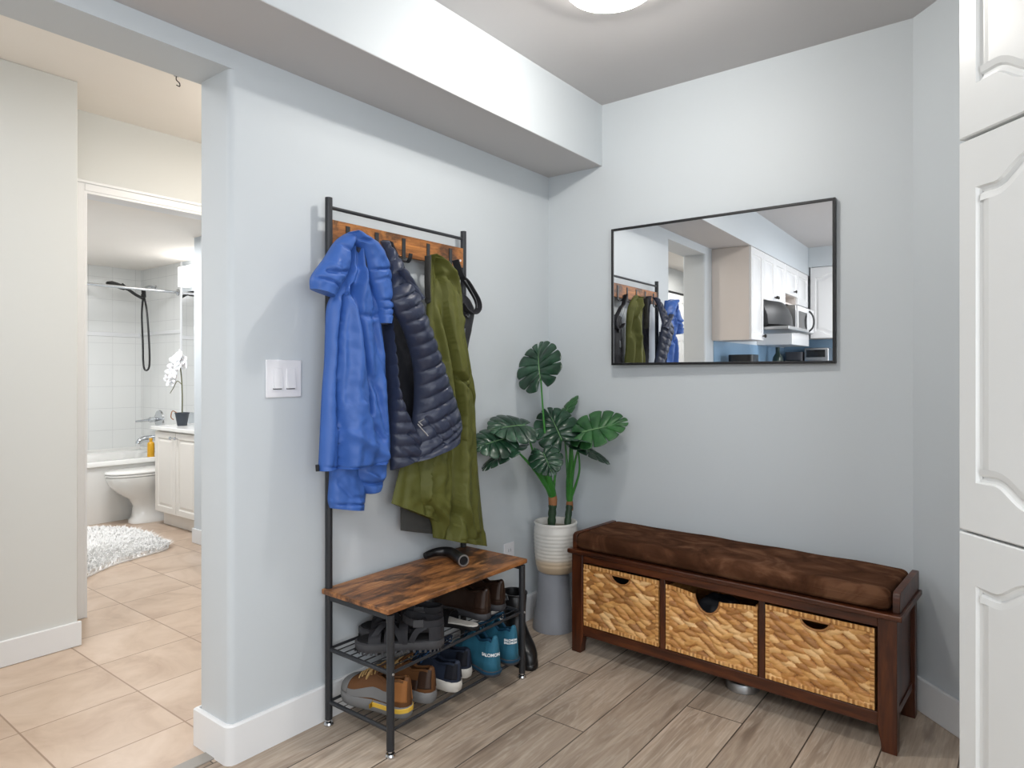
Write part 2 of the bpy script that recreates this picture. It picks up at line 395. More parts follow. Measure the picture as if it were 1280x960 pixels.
w = MB(); w.box((3.19, -2.4, 0), (3.31, -1.5, ZC)); w.box((3.19, -5.3, 0), (3.31, -4.2, ZC)); w.box((3.19, -4.2, 0), (3.31, -2.4, .85)); w.box((3.19, -4.2, 2.15), (3.31, -2.4, ZC))
struct('wall_right', w, M['wall'], smooth=False)
w = MB()
for a, b in (((3.2, -4.2, .85), (3.28, -4.15, 2.15)), ((3.2, -2.45, .85), (3.28, -2.4, 2.15)), ((3.2, -4.15, .85), (3.28, -2.45, .9)), ((3.2, -4.15, 2.1), (3.28, -2.45, 2.15)), ((3.22, -3.325, .9), (3.26, -3.275, 2.1))): w.box(a, b)
win = struct('added_window_1', w, M['trim'], smooth=False)  # made-up window out of view, added to go with the daylight fill
t = NT('added_window_glass'); t.base((.95, .97, 1, 1)).set(.02, Transmission_Weight=1.0); M['glass'] = t.m
struct('added_window_pane', MB().box((3.235, -4.15, .9), (3.241, -2.45, 2.1)), M['glass'], win, smooth=False)
sbox('wall_front', (-.19, -5.3, 0), (3.31, -5.15, ZC), M['wall'], smooth=False)
# hall and bathroom shell
sbox('wall_hall_left', (-1.9, -6.4, 0), (-1.41, -1.672, ZC), M['hall_wall'], bevel=.004)
sbox('wall_hall_end', (-1.41, -6.4, 0), (-.1, -6.25, ZC), M['hall_wall'], smooth=False)
sbox('wall_hall_front', (-1.88, .62, 0), (-.19, .74, ZC), M['hall_wall'], smooth=False)
w = MB(); w.box((-1.88, -1.672, 0), (-1.762, -1.52, ZC)); w.box((-1.88, -1.52, 2.134), (-1.762, -.74, ZC)); w.box((-1.88, -.74, 0), (-1.762, .62, ZC))
struct('wall_bath_door', w, M['hall_wall'], smooth=False)
w = MB()
for (y0, y1, z0, z1) in ((-1.572, -1.52, 0, 2.186), (-.74, -.69, 0, 2.186), (-1.52, -.74, 2.134, 2.186)):
    w.box((-1.772, y0, z0), (-1.7575, y1, z1)); 
for (y0, y1, z0, z1) in ((-1.572, -1.556, 0, 2.186), (-.706, -.69, 0, 2.186), (-1.572, -.69, 2.170, 2.186)):
    w.box((-1.765, y0, z0), (-1.750, y1, z1))
struct('trim_bath_casing', w, M['trim'], bevel=.003)
w = MB(); w.box((-1.885, -1.52, 0), (-1.76, -1.508, 2.134)); w.box((-1.885, -.752, 0), (-1.76, -.74, 2.134)); w.box((-1.885, -1.508, 2.122), (-1.76, -.752, 2.134))
struct('trim_bath_jamb', w, M['trim'], smooth=False)
sbox('wall_bath_back', (-4.85, -1.9, 0), (-4.72, .12, 2.2), M['wtile'], smooth=False)
sbox('wall_bath_left', (-4.72, -1.95, 0), (-1.88, -1.8, 2.2), M['wall'], smooth=False)
sbox('wall_bath_shower', (-4.72, .02, 0), (-3.92, .12, 2.2), M['wtile'], smooth=False)
sbox('wall_bath_right', (-3.92, .02, 0), (-2.80, .12, 2.2), M['wall'], smooth=False)
sbox('wall_bath_nib', (-2.80, -.44, 0), (-1.88, .12, 2.2), M['wall'], smooth=False)
sbox('trim_tile_edge', (-3.935, .005, .5), (-3.915, .021, 2.2), M['trim'], bevel=.003)
w = MB(); w.box((-4.72, .008, 1.575), (-3.935, .022, 1.605)); w.box((-4.722, -1.8, 1.56), (-4.712, .02, 1.60))
struct('trim_tile_border', w, M['trim'], bevel=.004)
# baseboards
BB = M['trim']
w = MB(); r = .03
prof = [(-.19-.012, -1.72, 0)]
pts = [(-.202, -1.60), (-.202, -1.757), (-.178, -1.757), (-.012, -1.757), (.0, -1.752), (.009, -1.743), (.0125, -1.73), (.0125, -.013)]
inn = [(-.19, -1.60), (-.19, -1.745), (-.178, -1.745), (-.02, -1.745), (-.006, -1.74), (0, -1.735), (0, -1.73), (0, -.0)]
rings = []
for (a, b), (c, d) in zip(pts, inn): rings.append([(a, b, 0), (a, b, .118), (a*.6+c*.4, b*.6+d*.4, .124), (c, d, .124), (c, d, 0)])
struct('baseboard_left', MB().loft(rings), BB, angle=30)
sbox('baseboard_back', (.0125, -.0125, 0), (1.63, 0, .12), BB, bevel=.003)
d = Vector((1, -1, 0)).normalized(); nrm = Vector((-1, -1, 0)).normalized(); p0 = Vector((1.63, 0, 0))
q = [p0 + nrm*.0125 + Vector((-.005, -.0, 0)), p0 + d*.5 + nrm*.0125, p0 + d*.5, p0]
struct('baseboard_diagonal', MB().prism(q, (0, 0, .12)), BB, bevel=.003)
sbox('baseboard_hall', (-1.412, -6.2, 0), (-1.397, -1.66, .108), BB, bevel=.003)
sbox('baseboard_bath_nib', (-2.812, -.452, 0), (-1.9, -.44, .105), BB, bevel=.003)
sbox('baseboard_kitchen', (0, -2.7, 0), (.0125, -2.51, .12), BB, bevel=.003)

# closet door in the hall, seen in the mirror
dr = struct('door_1', MB().box((-1.409, -6.15, .012), (-1.37, -5.0, 2.20)), M['door_white'], bevel=.003)
w = MB()
for k in range(4):
    y0 = -6.11 + k*.285
    for z0, z1 in ((.2, .95), (1.03, 1.62), (1.70, 2.10)):
        for a, b in (((-1.371, y0+.03, z0), (-1.36, y0+.245, z0+.02)), ((-1.371, y0+.03, z1-.02), (-1.36, y0+.245, z1)), ((-1.371, y0+.03, z0), (-1.36, y0+.05, z1)), ((-1.371, y0+.225, z0), (-1.36, y0+.245, z1)), ((-1.371, y0+.07, z0+.045), (-1.364, y0+.205, z1-.045))): w.box(a, b)
struct('door_panel', w, M['door_white'], dr, bevel=.004)
struct('door_gap_shade', MB().box((-1.41, -6.2, 2.20), (-1.365, -4.95, 2.225)), M['black'], dr, smooth=False)  # black strip, paints the dark gap above the door

# ------------------------------------------------------------------ ceiling lamp in the entry
lamp = thing('ceiling_lamp', 'round white glowing flush ceiling lamp above the entry', 'ceiling lamp', (LAMP[0], LAMP[1], ZC))
w = MB().lathe([(.02, ZC), (.155, ZC), (.158, ZC-.012), (.15, ZC-.03), (.02, ZC-.03)], (LAMP[0], LAMP[1], 0), 48)
obj('lamp_base', w, M['trim'], lamp)
w = MB().lathe([(.148, ZC-.028), (.15, ZC-.045), (.141, ZC-.055), (.115, ZC-.064), (.07, ZC-.069), (.03, ZC-.0705), (.002, ZC-.071)], (LAMP[0], LAMP[1], 0), 48)
obj('lamp_shade', w, M['lamp'], lamp)
def flat_lamp(name, label, x, y, s):
    l = thing(name, label, 'ceiling lamp', (x, y, ZC))
    w = MB(); 
    for a, b in (((x-s, y-s, ZC-.05), (x-s+.03, y+s, ZC)), ((x+s-.03, y-s, ZC-.05), (x+s, y+s, ZC)), ((x-s+.03, y-s, ZC-.05), (x+s-.03, y-s+.03, ZC)), ((x-s+.03, y+s-.03, ZC-.05), (x+s-.03, y+s, ZC))): w.box(a, b)
    obj('frame', w, M['trim'], l, bevel=.003); obj('diffuser', MB().box((x-s+.03, y-s+.03, ZC-.04), (x+s-.03, y+s-.03, ZC-.03)), M['lamp_far'], l)
flat_lamp('kitchen_fill_lamp', 'added square white fill lamp over the kitchen floor', 1.75, -3.6, .5)  # unseen body for the added kitchen fill
flat_lamp('unseen_hall_lamp', 'small square ceiling lamp over the tiled hall behind the coat rack wall', -.85, -.75, .2)
flat_lamp('unseen_hall_lamp', 'added square fill lamp in the tiled hall just beyond the kitchen wall', -.75, -3.0, .27)  # unseen body for the added far hall fill
flat_lamp('unseen_hall_lamp', 'added square fill lamp in front of the hall closet door', -.75, -5.2, .22)  # unseen body for the added hall end fill
# ------------------------------------------------------------------ pantry cabinet on the right
PO = Vector((1.843, -1.053, 0)); PA = -math.pi/4          # local x runs along the face, local y goes into the cabinet
pan = thing('pantry_cabinet', 'tall white pantry cabinet with arched panel doors at the right', 'cabinet', PO, PA)
PW = .92
w = MB().box((.002, .021, .1), (PW, .585, 2.5)); w.box((.03, .07, 0), (PW-.03, .57, .1))
obj('carcass', w, M['white_lacquer'], pan, world=False, bevel=.002)
def panel_outline(x0, x1, z0, z1, arch_t, arch_b, n=40, ins=0):
    # arched outline, counter-clockwise, with shouldered curves top and/or bottom
    def shp(s):
        a = min(s, 1-s); dip = -.10*math.exp(-((a-.15)/.06)**2); rise = 1/(1+math.exp(-(a-.24)/.045))
        return (dip+rise)
    h = .045; pts = []
    for k in range(n+1):
        s = k/n; pts.append((x0+(x1-x0)*s, z0 - (h*shp(s) if arch_b else 0)))
    for k in range(n+1):
        s = 1-k/n; pts.append((x0+(x1-x0)*s, z1 + (h*shp(s) if arch_t else 0)))
    return pts
def arched_door(parent, x0, x1, z0, z1, at, ab):
    rail = .062; sw = .047
    iz0 = z0+rail+(.048 if ab else 0); iz1 = z1-rail-(.048 if at else 0)
    inn = panel_outline(x0+sw, x1-sw, iz0, iz1, at, ab)
    N = len(inn); n = (N-2)//2
    def outer(e, y):
        o = []
        for k in range(n+1): o.append((x0+e+(x1-x0-2*e)*k/n, y, z0+e))
        for k in range(n+1): o.append((x1-e-(x1-x0-2*e)*k/n, y, z1-e))
        return [Vector(p) for p in o]
    cx, cz = (x0+x1)/2, (iz0+iz1)/2
    def inset(d, y):
        o = []
        for i, (x, z) in enumerate(inn):
            a = Vector(inn[i-1]); b = Vector(inn[(i+1) % N]); tt = (b-a)
            if i in (0, n): nn = Vector((1 if i == 0 else -1, 1))
            elif i in (n+1, N-1): nn = Vector((-1 if i == n+1 else 1, -1))
            else: tt.normalize(); nn = Vector((-tt.y, tt.x))
            o.append(Vector((x+nn.x*d, y, z+nn.y*d)))
        return o
    rings = [outer(0, .02), outer(0, .003), outer(.003, 0), inset(0, 0), inset(.003, .007), inset(.009, .0085), inset(.014, .0085), inset(.019, .004), inset(.032, .0015)]
    d = obj('door', MB().loft(rings), M['white_lacquer'], parent, world=False, angle=7)
    return d
for x0 in (.0, .462):
    arched_door(pan, x0, x0+.458, .11, .867, True, False)
    arched_door(pan, x0, x0+.458, .872, 1.735, True, True)
    arched_door(pan, x0, x0+.458, 1.742, 2.49, False, True)

# ------------------------------------------------------------------ wall mirror
EPS = R(1.3)
mr = thing('wall_mirror', 'wide rectangular wall mirror in a thin black frame', 'mirror', (.883, -.024, 1.583), EPS)
hw, hh = .489, .3235
w = MB(); th = .011; y0, y1 = -.012, .012
for a, b in (((-hw, y0, -hh), (-hw+th, y1, hh)), ((hw-th, y0, -hh), (hw, y1, hh)), ((-hw+th, y0, -hh), (hw-th, y1, -hh+th)), ((-hw+th, y0, hh-th), (hw-th, y1, hh))): w.box(a, b)
obj('frame', w, M['frame_black'], mr, world=False, bevel=.0015)
g = obj('mirror_glass', MB().box((-hw+th, -.007, -hh+th), (hw-th, .009, hh-th)), M['mirror'], mr, world=False, smooth=False)
mr.rotation_euler = (R(.2), 0, EPS)

# ------------------------------------------------------------------ switch and outlet
sw = thing('light_switch', 'white double rocker light switch plate on the pale blue wall', 'light switch', (0, -1.556, 1.203))
obj('plate', MB().box((0, -1.623, 1.140), (.007, -1.489, 1.266)), M['switch'], sw, bevel=.003)
for y in (-1.582, -1.532):
    rk = obj('rocker', MB().add([(.007, y-.015, 1.170), (.007, y+.015, 1.170), (.007, y+.015, 1.237), (.007, y-.015, 1.237), (.0165, y-.015, 1.171), (.0165, y+.015, 1.171), (.009, y+.015, 1.236), (.009, y-.015, 1.236)],
        [(0,1,2,3), (4,5,6,7), (0,1,5,4), (2,3,7,6), (1,2,6,5), (3,0,4,7)]), M['switch'], sw, smooth=False)
    obj('rocker_shade', MB().box((.0065, y-.0165, 1.1672), (.0074, y+.0165, 1.1712)), M['slot'], sw, smooth=False)  # dark strip, paints the shade line under the rocker
ol = thing('wall_outlet', 'small white wall outlet low on the wall behind the rack', 'outlet', (0, -.335, .35))
obj('plate', MB().box((0, -.374, .288), (.006, -.298, .412)), M['switch'], ol, bevel=.002)
for z in (.375, .325):
    w = MB().box((.006, -.352, z-.015), (.008, -.32, z+.015)); sk = obj('socket', w, M['switch'], ol, bevel=.001)
    w = MB(); w.box((.0075, -.345, z-.006), (.0085, -.343, z+.008)); w.box((.0075, -.330, z-.006), (.0085, -.328, z+.008)); obj('slot', w, M['slot'], sk, smooth=False)

# ------------------------------------------------------------------ coat rack with shoe shelves
RX, RF, RY0, RY1 = .046, .361, -1.407, -.709
rk = thing('coat_rack', 'black metal hall tree with wooden hook board and shoe bench', 'coat rack', (.2, -1.058, 0))
def leg(name, x, y, h, cap=True):
    w = MB().tube([(x, y, .022), (x, y, h)], .0128, 16)
    o = obj(name, w, M['black_metal'], rk)
    w = MB().lathe([(.007, .022), (.007, .014), (.014, .012), (.017, .006), (.015, 0), (.002, 0)], (x, y, 0), 16)
    obj('foot', w, M['chrome'], o)
for y in (RY0, RY1): leg('post', RX, y, 1.83)
for y in (RY0, RY1): leg('leg', RF, y, .452)
w = MB().tube([(RX, RY0, 1.797), (RX, RY1, 1.797)], .0065, 10); obj('top_bar', w, M['black_metal'], rk)
hb = obj('hook_board', MB().box((RX-.008, RY0+.010, 1.672), (RX+.008, RY1-.010, 1.755)), M['rustic_board'], rk, bevel=.0015)
for k, y in enumerate((-1.332, -1.199, -1.064, -.931, -.800)):
    w = MB(); x = RX+.008
    pts = [(x+.0015, y, 1.742), (x+.0015, y, 1.668), (x+.004, y, 1.655), (x+.014, y, 1.648), (x+.026, y, 1.650), (x+.036, y, 1.662), (x+.04, y, 1.680)]
    w.ribbon(spline(pts, 20), (0, 1, 0), .017, .0035)
    obj('hook', w, M['black_metal'], hb)
w = MB().tube([(RX+.008, RY1-.03, 1.700), (RX+.011, RY1-.03, 1.700)], .005, 12); obj('screw_cover', w, M['switch'], hb)
obj('bench_top', MB().box((.034, RY0-.022, .458), (.374, RY1+.02, .476)), M['rustic'], rk, bevel=.004, seg=3)
w = MB()
for y in (RY0, RY1): w.box((RX, y-.007, .435), (RF, y+.007, .457))
w.box((RX-.007, RY0, .437), (RX+.007, RY1, .457)); w.box((RF-.06, RY0, .440), (RF-.046, RY1, .457))
obj('bench_frame', w, M['black_metal'], rk, bevel=.002)
for z in (.265, .082):
    w = MB()
    for x in (RX, RF): w.tube([(x, RY0, z), (x, RY1, z)], .0055 if x == RF else .005, 8)
    for y in (RY0, RY1): w.tube([(RX, y, z), (RF, y, z)], .0075, 10)
    sh = obj('shelf', w, M['black_metal'], rk)
    n_, r_ = (8, .0022) if z > .2 else (8, .0013)
    for k in range(n_):
        x = RX + (RF-RX)*(k+1)/(n_+1)
        obj('shelf_rod', MB().tube([(x, RY0, z), (x, RY1, z)], r_, 6), M['black_metal'], sh)
for y in (RY0, RY1):
    obj('bolt', MB().lathe([(.002, 0), (.005, .001), (.004, .004), (.002, .005)], (0,0,0), 10, Matrix.Translation((RF+.0115, y, .265)) @ Matrix.Rotation(R(90), 4, 'Y')), M['steel'], rk)
w = MB().tube(spline([(RX+.3, RY1+.012, .40), (RX+.3, RY1+.03, .36), (RX+.3, RY1+.028, .30), (RX+.3, RY1+.013, .27)], 12), .0012, 6); obj('tie', w, M['black'], rk)

# ------------------------------------------------------------------ hanging clothes
def resample(pts, n):
    return [(p.x, p.y) for p in spline([(a, b, 0) for a, b in pts], n)]
def seg_dist(u, v, line):
    best = 1e9; sgn = 1
    for (a, b), (c, d) in zip(line, line[1:]):
        ex, ey = c-a, d-b; L = ex*ex+ey*ey
        t = max(0, min(1, ((u-a)*ex+(v-b)*ey)/L)); px, py = a+t*ex, b+t*ey
        q = math.hypot(u-px, v-py)
        if q < best: best = q; sgn = 1 if ex*(v-b)-ey*(u-a) > 0 else -1
    return best, sgn
def cloth(name, L, Rr, x0, thick, mat, parent, creases=(), steps=(), ripple=(), quilt=None, nx=40, ny=90, back=.012, power=.55, seed=0, wr=.004, xf=None, fold=1.0):
    L = resample(L, ny); Rr = resample(Rr, ny); rings = []
    for i in range(ny):
        t = i/(ny-1); fr_, bk = [], []
        th = thick(t) if callable(thick) else thick
        bb = back(t) if callable(back) else back
        for j in range(nx+1):
            s = j/nx; u = L[i][0]*(1-s)+Rr[i][0]*s; v = L[i][1]*(1-s)+Rr[i][1]*s
            env = max(0, 1-abs(2*s-1)**2.2)**power
            xx = x0 if xf is None else xf(s, t)
            p = W(u, v, xx); dx = th*env
            e2 = min(1, 6*s, 6*(1-s))
            for line, depth, width in creases:
                q, _ = seg_dist(u, v, line); dx += depth*fold*math.exp(-(q/width)**2)*e2
            for line, height, width in steps:
                q, sg = seg_dist(u, v, line)
                if sg > 0: dx += height*math.exp(-q/width)*e2
            for k, ph, dr, amp in ripple: dx += amp*math.sin(2*math.pi*(k*s+ph+dr*t))*e2
            nz = noise.noise(Vector((u*.055+seed, v*.03, seed*1.7))) + .6*noise.noise(Vector((u*.14, v*.10+seed, seed)))
            dx += wr*nz*e2
            if quilt: dx += quilt(u, v, s, t)*min(1, 10*s, 10*(1-s))
            fr_.append(p + Vector((dx, 0, 0)))
            bk.append(p - Vector((bb*env, 0, 0)))
        rings.append(fr_ + bk[-2:0:-1])
    return obj(name, MB().loft(rings), mat, parent, angle=75)

# blue rain jacket on the first hook
jk = thing('blue_jacket', 'bright blue nylon rain jacket hanging on the first hook', 'jacket', (.14, -1.31, 1.0))
XB = .15
body = cloth('body', [(436, 296), (432, 318), (428, 345), (416, 366), (408, 384), (406, 420), (405, 452), (402, 491), (399, 556), (397.5, 589)],
      [(446, 296), (453, 318), (460, 345), (466, 366), (469, 384), (473, 410), (478, 450), (481, 491), (485.5, 552), (483, 577)],
      XB-.02, lambda t: .035+.03*min(1, t*3), M['blue'], jk, fold=1.35, nx=64, ny=150, seed=3, wr=.006,
      creases=[([(433, 360), (440, 415), (447, 455), (453, 490), (452, 515)], -.028, 3.2), ([(446, 452), (462, 490), (472, 540)], -.012, 3), ([(452, 500), (456, 530), (468, 548)], -.01, 3),
               ([(421, 590), (420, 540), (416, 500), (417, 450), (420, 400), (424, 372)], -.016, 2.4), ([(424, 540), (440, 550), (462, 566)], .009, 5), ([(440, 505), (452, 552), (476, 572)], .010, 5),
               ([(399, 583), (421, 584), (455, 581), (482, 571)], -.006, 1.2), ([(453, 390), (462, 430), (474, 470)], -.010, 3.5), ([(440, 340), (446, 370), (455, 400)], .012, 5), ([(442, 395), (455, 398), (470, 388)], -.007, 2.5)],
      steps=[([(424, 372), (419, 420), (416, 470), (418, 530), (421, 590)], -.018, 30)], ripple=[(2.2, .1, .2, .009), (4.1, .3, .5, .005)])
cloth('sleeve', [(440, 289.5), (430, 293), (417.5, 302.5), (404, 323), (388, 346), (387.6, 361)], [(447, 300), (439.5, 306), (434.5, 318), (433, 338), (427, 352), (415, 371.5)],
      XB-.002, .045, M['blue'], jk, nx=36, ny=80, seed=11, wr=.007, creases=[([(388, 346), (404, 352), (422, 362)], -.010, 1.6), ([(402, 340), (414, 342), (430, 340)], -.012, 2.5), ([(404, 330), (420, 348)], .006, 3), ([(418, 306), (432, 316), (433, 330)], -.008, 2), ([(437, 291), (438, 300), (432, 318)], -.014, 2)], power=.5)
rs = cloth('sleeve', [(436, 290.5), (440, 302.5), (448.5, 311), (454, 327), (457.5, 343), (463, 360), (467, 375), (470, 389), (471, 404)], [(441, 288.8), (452, 293.5), (468, 303), (478, 318), (484.5, 337), (486, 358), (487.3, 379), (485.5, 392), (483.5, 405)],
      XB+.015, .045, M['blue'], jk, nx=36, ny=110, seed=21, wr=.007, creases=[([(457, 338), (470, 337.5), (484, 336.5)], -.010, 1.5), ([(462, 352), (474, 348), (486, 352)], -.006, 2.5), ([(466, 376), (478, 376), (487, 378)], -.009, 1.8), ([(469, 386), (478, 386.5), (486, 386)], -.008, 1.2), ([(438, 292), (442, 300), (452, 303)], -.012, 2), ([(452, 300), (466, 318), (476, 330)], .006, 4), ([(470, 394), (485, 394)], -.004, 1)], power=.5)
cloth('sleeve_lining', [(471.8, 400), (471.8, 405.5)], [(482.8, 400), (482.6, 406)], XB+.017, .03, M['blue_in'], rs, nx=10, ny=6, wr=0)
cloth('collar_lining', [(442, 299), (443, 312), (446, 335)], [(449, 305), (453, 318), (458, 348)], XB+.0, .03, M['blue_in'], jk, nx=12, ny=20, wr=.002)
cloth('lower_sleeve', [(412, 575), (411, 600), (409.5, 624), (412, 635)], [(446, 575), (452, 600), (455, 616), (451.5, 637)], XB-.05, .05, M['blue'], jk, nx=30, ny=50, seed=31, wr=.009,
      creases=[([(411, 630), (430, 629), (453, 629)], -.008, 1.4), ([(415, 600), (430, 620), (450, 622)], -.008, 3)], power=.5)
cloth('lower_sleeve', [(436, 575), (438, 590), (443, 603), (456, 617)], [(482, 572), (480.5, 585), (477, 600), (472, 612)], XB-.035, .045, M['blue'], jk, nx=30, ny=50, seed=37, wr=.01,
      creases=[([(440, 600), (455, 604), (476, 602)], -.012, 2), ([(450, 590), (466, 598), (478, 590)], .008, 3)], power=.5)
obj('cord_lock', MB().tube([W(396.5, 581, XB-.015), W(397, 589, XB-.015)], .006, 8), M['black'], jk)

# navy quilted jacket on the second hook
nj = thing('quilted_jacket', 'navy quilted puffer jacket hanging beside the blue one', 'jacket', (.12, -1.17, 1.1))
XN = .195
def qrow(spacing, slope, ph, amp):
    def f(u, v, s, t):
        q = (v + slope*u)/spacing + ph
        return amp*(abs(math.sin(math.pi*q))**.42 - .65)
    return f
cloth('inner_lining', [(478, 300), (482, 330), (483, 400), (486, 470), (490, 530), (500, 560)], [(490, 305), (512, 350), (524, 400), (526, 450), (523, 500), (518, 545)], .085, .02, M['navy_in'], nj, nx=30, ny=60, seed=41, wr=.008)
cloth('front_panel', [(472, 375), (476, 405), (480, 450), (483, 490), (486, 540), (487.5, 588)], [(484, 380), (490, 425), (494, 456), (497, 485), (510, 520), (534, 566)], XN-.07, .03, M['navy'], nj, xf=lambda s, t: .128+.044*s, nx=36, ny=130, seed=43, wr=.004, quilt=qrow(14.5, .04, .2, .0125),
      creases=[([(487, 400), (494, 430), (500, 480), (512, 520)], -.010, 2), ([(505, 540), (520, 560), (528, 556)], -.008, 2), ([(496, 560), (512, 575)], -.008, 2)])
mp = cloth('side_panel', [(476, 301), (482, 318), (486, 350), (487, 375), (492, 390), (506, 420), (516, 460), (517, 500), (513, 535), (509, 579)], [(483, 303), (497, 325), (512, 349), (521, 366), (527, 388), (539, 424), (555, 468), (570, 508), (575.5, 530), (572, 551)], XN, lambda t: .02+.035*min(1, t*2.5), M['navy'], nj, nx=60, ny=200, seed=45, wr=.005,
      quilt=lambda u, v, s, t: qrow(17.5, .55, .1, .0135)(u, v, s, t) + (.4*qrow(40, -1.5, .2, .006)(u, v, s, t) if v < 400 else 0),
      creases=[([(530, 562), (552, 545), (575, 528)], -.010, 1.8), ([(524, 522), (535, 540), (545, 552)], -.012, 2.2), ([(545, 520), (556, 540)], -.008, 2), ([(512, 560), (530, 552)], -.006, 2)],
      xf=lambda s, t: .105 + (XN-.105)*min(1, t*4)**.7 - .05*(1-s)*min(1, max(0, t-.3)*2.2))
cloth('sleeve_end', [(497, 338), (508, 356), (519, 378)], [(504, 336), (517, 354), (529, 371)], XN+.02, .022, M['navy'], nj, nx=18, ny=40, seed=47, wr=.003, quilt=qrow(13, -.9, .1, .006))
w = MB(); 
for a, b in (((523, 528), (530, 524)), ((523, 527), (528, 532))): w.tube([W(*a, XN+.035), W(*b, XN+.04)], .0022, 6)
w.tube([W(522, 530, XN+.03), W(535, 545, XN+.04)], .002, 6)
obj('zip_pull', w, M['steel'], nj)

# olive coat on the fourth hook
oc = thing('olive_coat', 'long olive green coat hanging at the right of the rack', 'coat', (.1, -.9, 1.0))
XO = .115
cloth('body', [(533, 320), (532, 345), (533, 380), (531.5, 420), (532.5, 450), (536, 490), (531, 530), (516, 580), (508, 620), (536, 648), (541, 672)], [(545, 317), (558, 328), (572, 352), (576, 385), (577, 420), (581, 450), (588, 480), (592, 510), (594, 560), (601, 640), (606, 682)], XO-.005, lambda t: .03+.022*min(1, t*2.5), M['olive'], oc, fold=1.25, nx=80, ny=200, seed=53, wr=.006,
      creases=[([(543, 320), (546, 370), (550, 420), (557, 470), (563, 520), (560, 580), (557, 640), (553, 690)], -.036, 3.6), ([(562, 470), (575, 485), (588, 508), (590, 560), (594, 620), (600, 660)], -.022, 3), ([(560, 468), (567, 478), (572, 476)], -.014, 2.2),
               ([(548, 345), (556, 352), (566, 376), (574, 400)], -.014, 3), ([(540, 322), (541, 360), (540, 400), (544, 450)], -.016, 2.5), ([(556, 340), (568, 348)], .008, 4), ([(554, 330), (560, 334)], -.007, 1.6),
               ([(561, 672), (575, 671), (590, 671)], -.005, 1), ([(528, 560), (545, 590), (552, 630)], .014, 7), ([(566, 570), (568, 630), (566, 670)], .012, 6), ([(580, 540), (583, 600), (586, 660)], .012, 5), ([(565, 400), (572, 430), (582, 462)], .012, 4), ([(540, 430), (548, 480), (552, 520)], .010, 5)],
      steps=[([(557, 690), (561, 640), (564, 580), (567, 520), (560, 460), (553, 410), (548, 350)], .026, 22), ([(534, 440), (540, 480), (536, 540), (528, 590), (524, 640)], .012, 20)], ripple=[(3, .2, .3, .011), (5.3, .6, -.4, .006)])
cloth('front_flap', [(512, 530), (504, 570), (496, 600), (489, 629)], [(552, 530), (562, 580), (562, 630), (558, 657)], XO-.005, .032, M['olive'], oc, nx=44, ny=80, seed=57, wr=.007,
      creases=[([(520, 560), (523, 600), (527, 640)], -.018, 3), ([(510, 560), (504, 600), (500, 632)], -.010, 3), ([(540, 560), (534, 610), (527, 640)], .012, 5), ([(550, 570), (560, 610)], -.012, 3), ([(527, 636), (545, 647), (558, 651)], -.004, 1)])
cloth('inner_layer', [(500, 600), (500.5, 632), (500.5, 663)], [(545, 600), (550, 640), (556, 668)], XO-.045, .03, M['olive_in'], oc, nx=24, ny=30, seed=59, wr=.003, creases=[([(500, 655), (556, 660)], -.006, 1)])
cloth('neck_lining', [(532.2, 320), (532.0, 345), (533.2, 372)], [(536, 319), (535.2, 350), (534.4, 380)], XO+.02, .02, M['olive_in'], oc, nx=10, ny=30, wr=.002)

# black bag with a looped strap on the last hook
bg = thing('shoulder_bag', 'black fabric bag with looped webbing strap on the last hook', 'bag', (.1, -.77, 1.35))
XG = .088
cloth('bag_body', [(561, 372), (558, 400), (558, 440), (562, 500), (566, 520)], [(577, 366), (587, 376), (592, 391), (586, 420), (577, 470)], XG-.03, .03, M['strap'], bg, nx=26, ny=60, seed=61, wr=.006, creases=[([(577, 392), (592, 386)], .006, 2)])
A = lambda u, v, x=XG+.012: W(u, v, x)
w = MB().ribbon(spline([A(569, 325), A(573, 336), A(577, 346), A(583, 352), A(590, 363), A(597, 376), A(598, 386), A(592, 392), A(583, 388), A(577, 380)], 40), (1, .35, 0), .030, .006)
obj('strap', w, M['strap'], bg, angle=30)
w = MB()
for o_ in (-.008, 0, .008):
    w.tube(spline([A(581+o_*100, 350, XG+.02+o_), A(589, 363, XG+.024+o_), A(595.5, 376, XG+.026+o_), A(596.5, 385, XG+.024+o_)], 16), .0012, 5)
obj('strap_stitching', w, M['grey_strap'], bg)
w = MB().lathe([(.002, 0), (.012, .001), (.013, .004), (.010, .007), (.002, .008)], (0,0,0), 18, Matrix.Translation(A(584, 394, XG+.004)) @ Matrix.Rotation(R(90), 4, 'Y'))
obj('snap_button', w, M['black'], bg)
cloth('side_patch', [(577, 412), (577, 423)], [(582, 410), (580, 422)], XG+.0, .006, M['grey_strap'], bg, nx=6, ny=6, wr=0)

# black curved tube on the bench top
tb = thing('curved_tube', 'black curved tube with open round end lying on the bench top', 'tube', (.15, -.91, .477))
z = .498
pts = spline([(.062, -.955, z-.006), (.07, -.905, z), (.10, -.872, z), (.145, -.878, z), (.195, -.905, z), (.238, -.925, z)], 30)
rad = [.013+.008*min(1, i/14) for i in range(30)]
obj('tube_body', MB().tube(pts, rad, 20), M['black'], tb)
d_ = (Vector(pts[-1])-Vector(pts[-2])).normalized(); q_ = d_.to_track_quat('Z', 'Y').to_matrix().to_4x4(); e_ = Matrix.Translation(pts[-1]) @ q_
obj('collar', MB().lathe([(.0205, -.02), (.0235, -.018), (.0235, .004), (.0215, .006), (.0165, .005), (.016, -.004), (.001, -.005)], (0,0,0), 28, e_), M['black_metal'], tb)
obj('end_ring', MB().lathe([(.0225, .0045), (.0225, .0068), (.0175, .0068), (.0175, .0045)], (0,0,0), 28, e_, cap=False), M['steel'], tb)

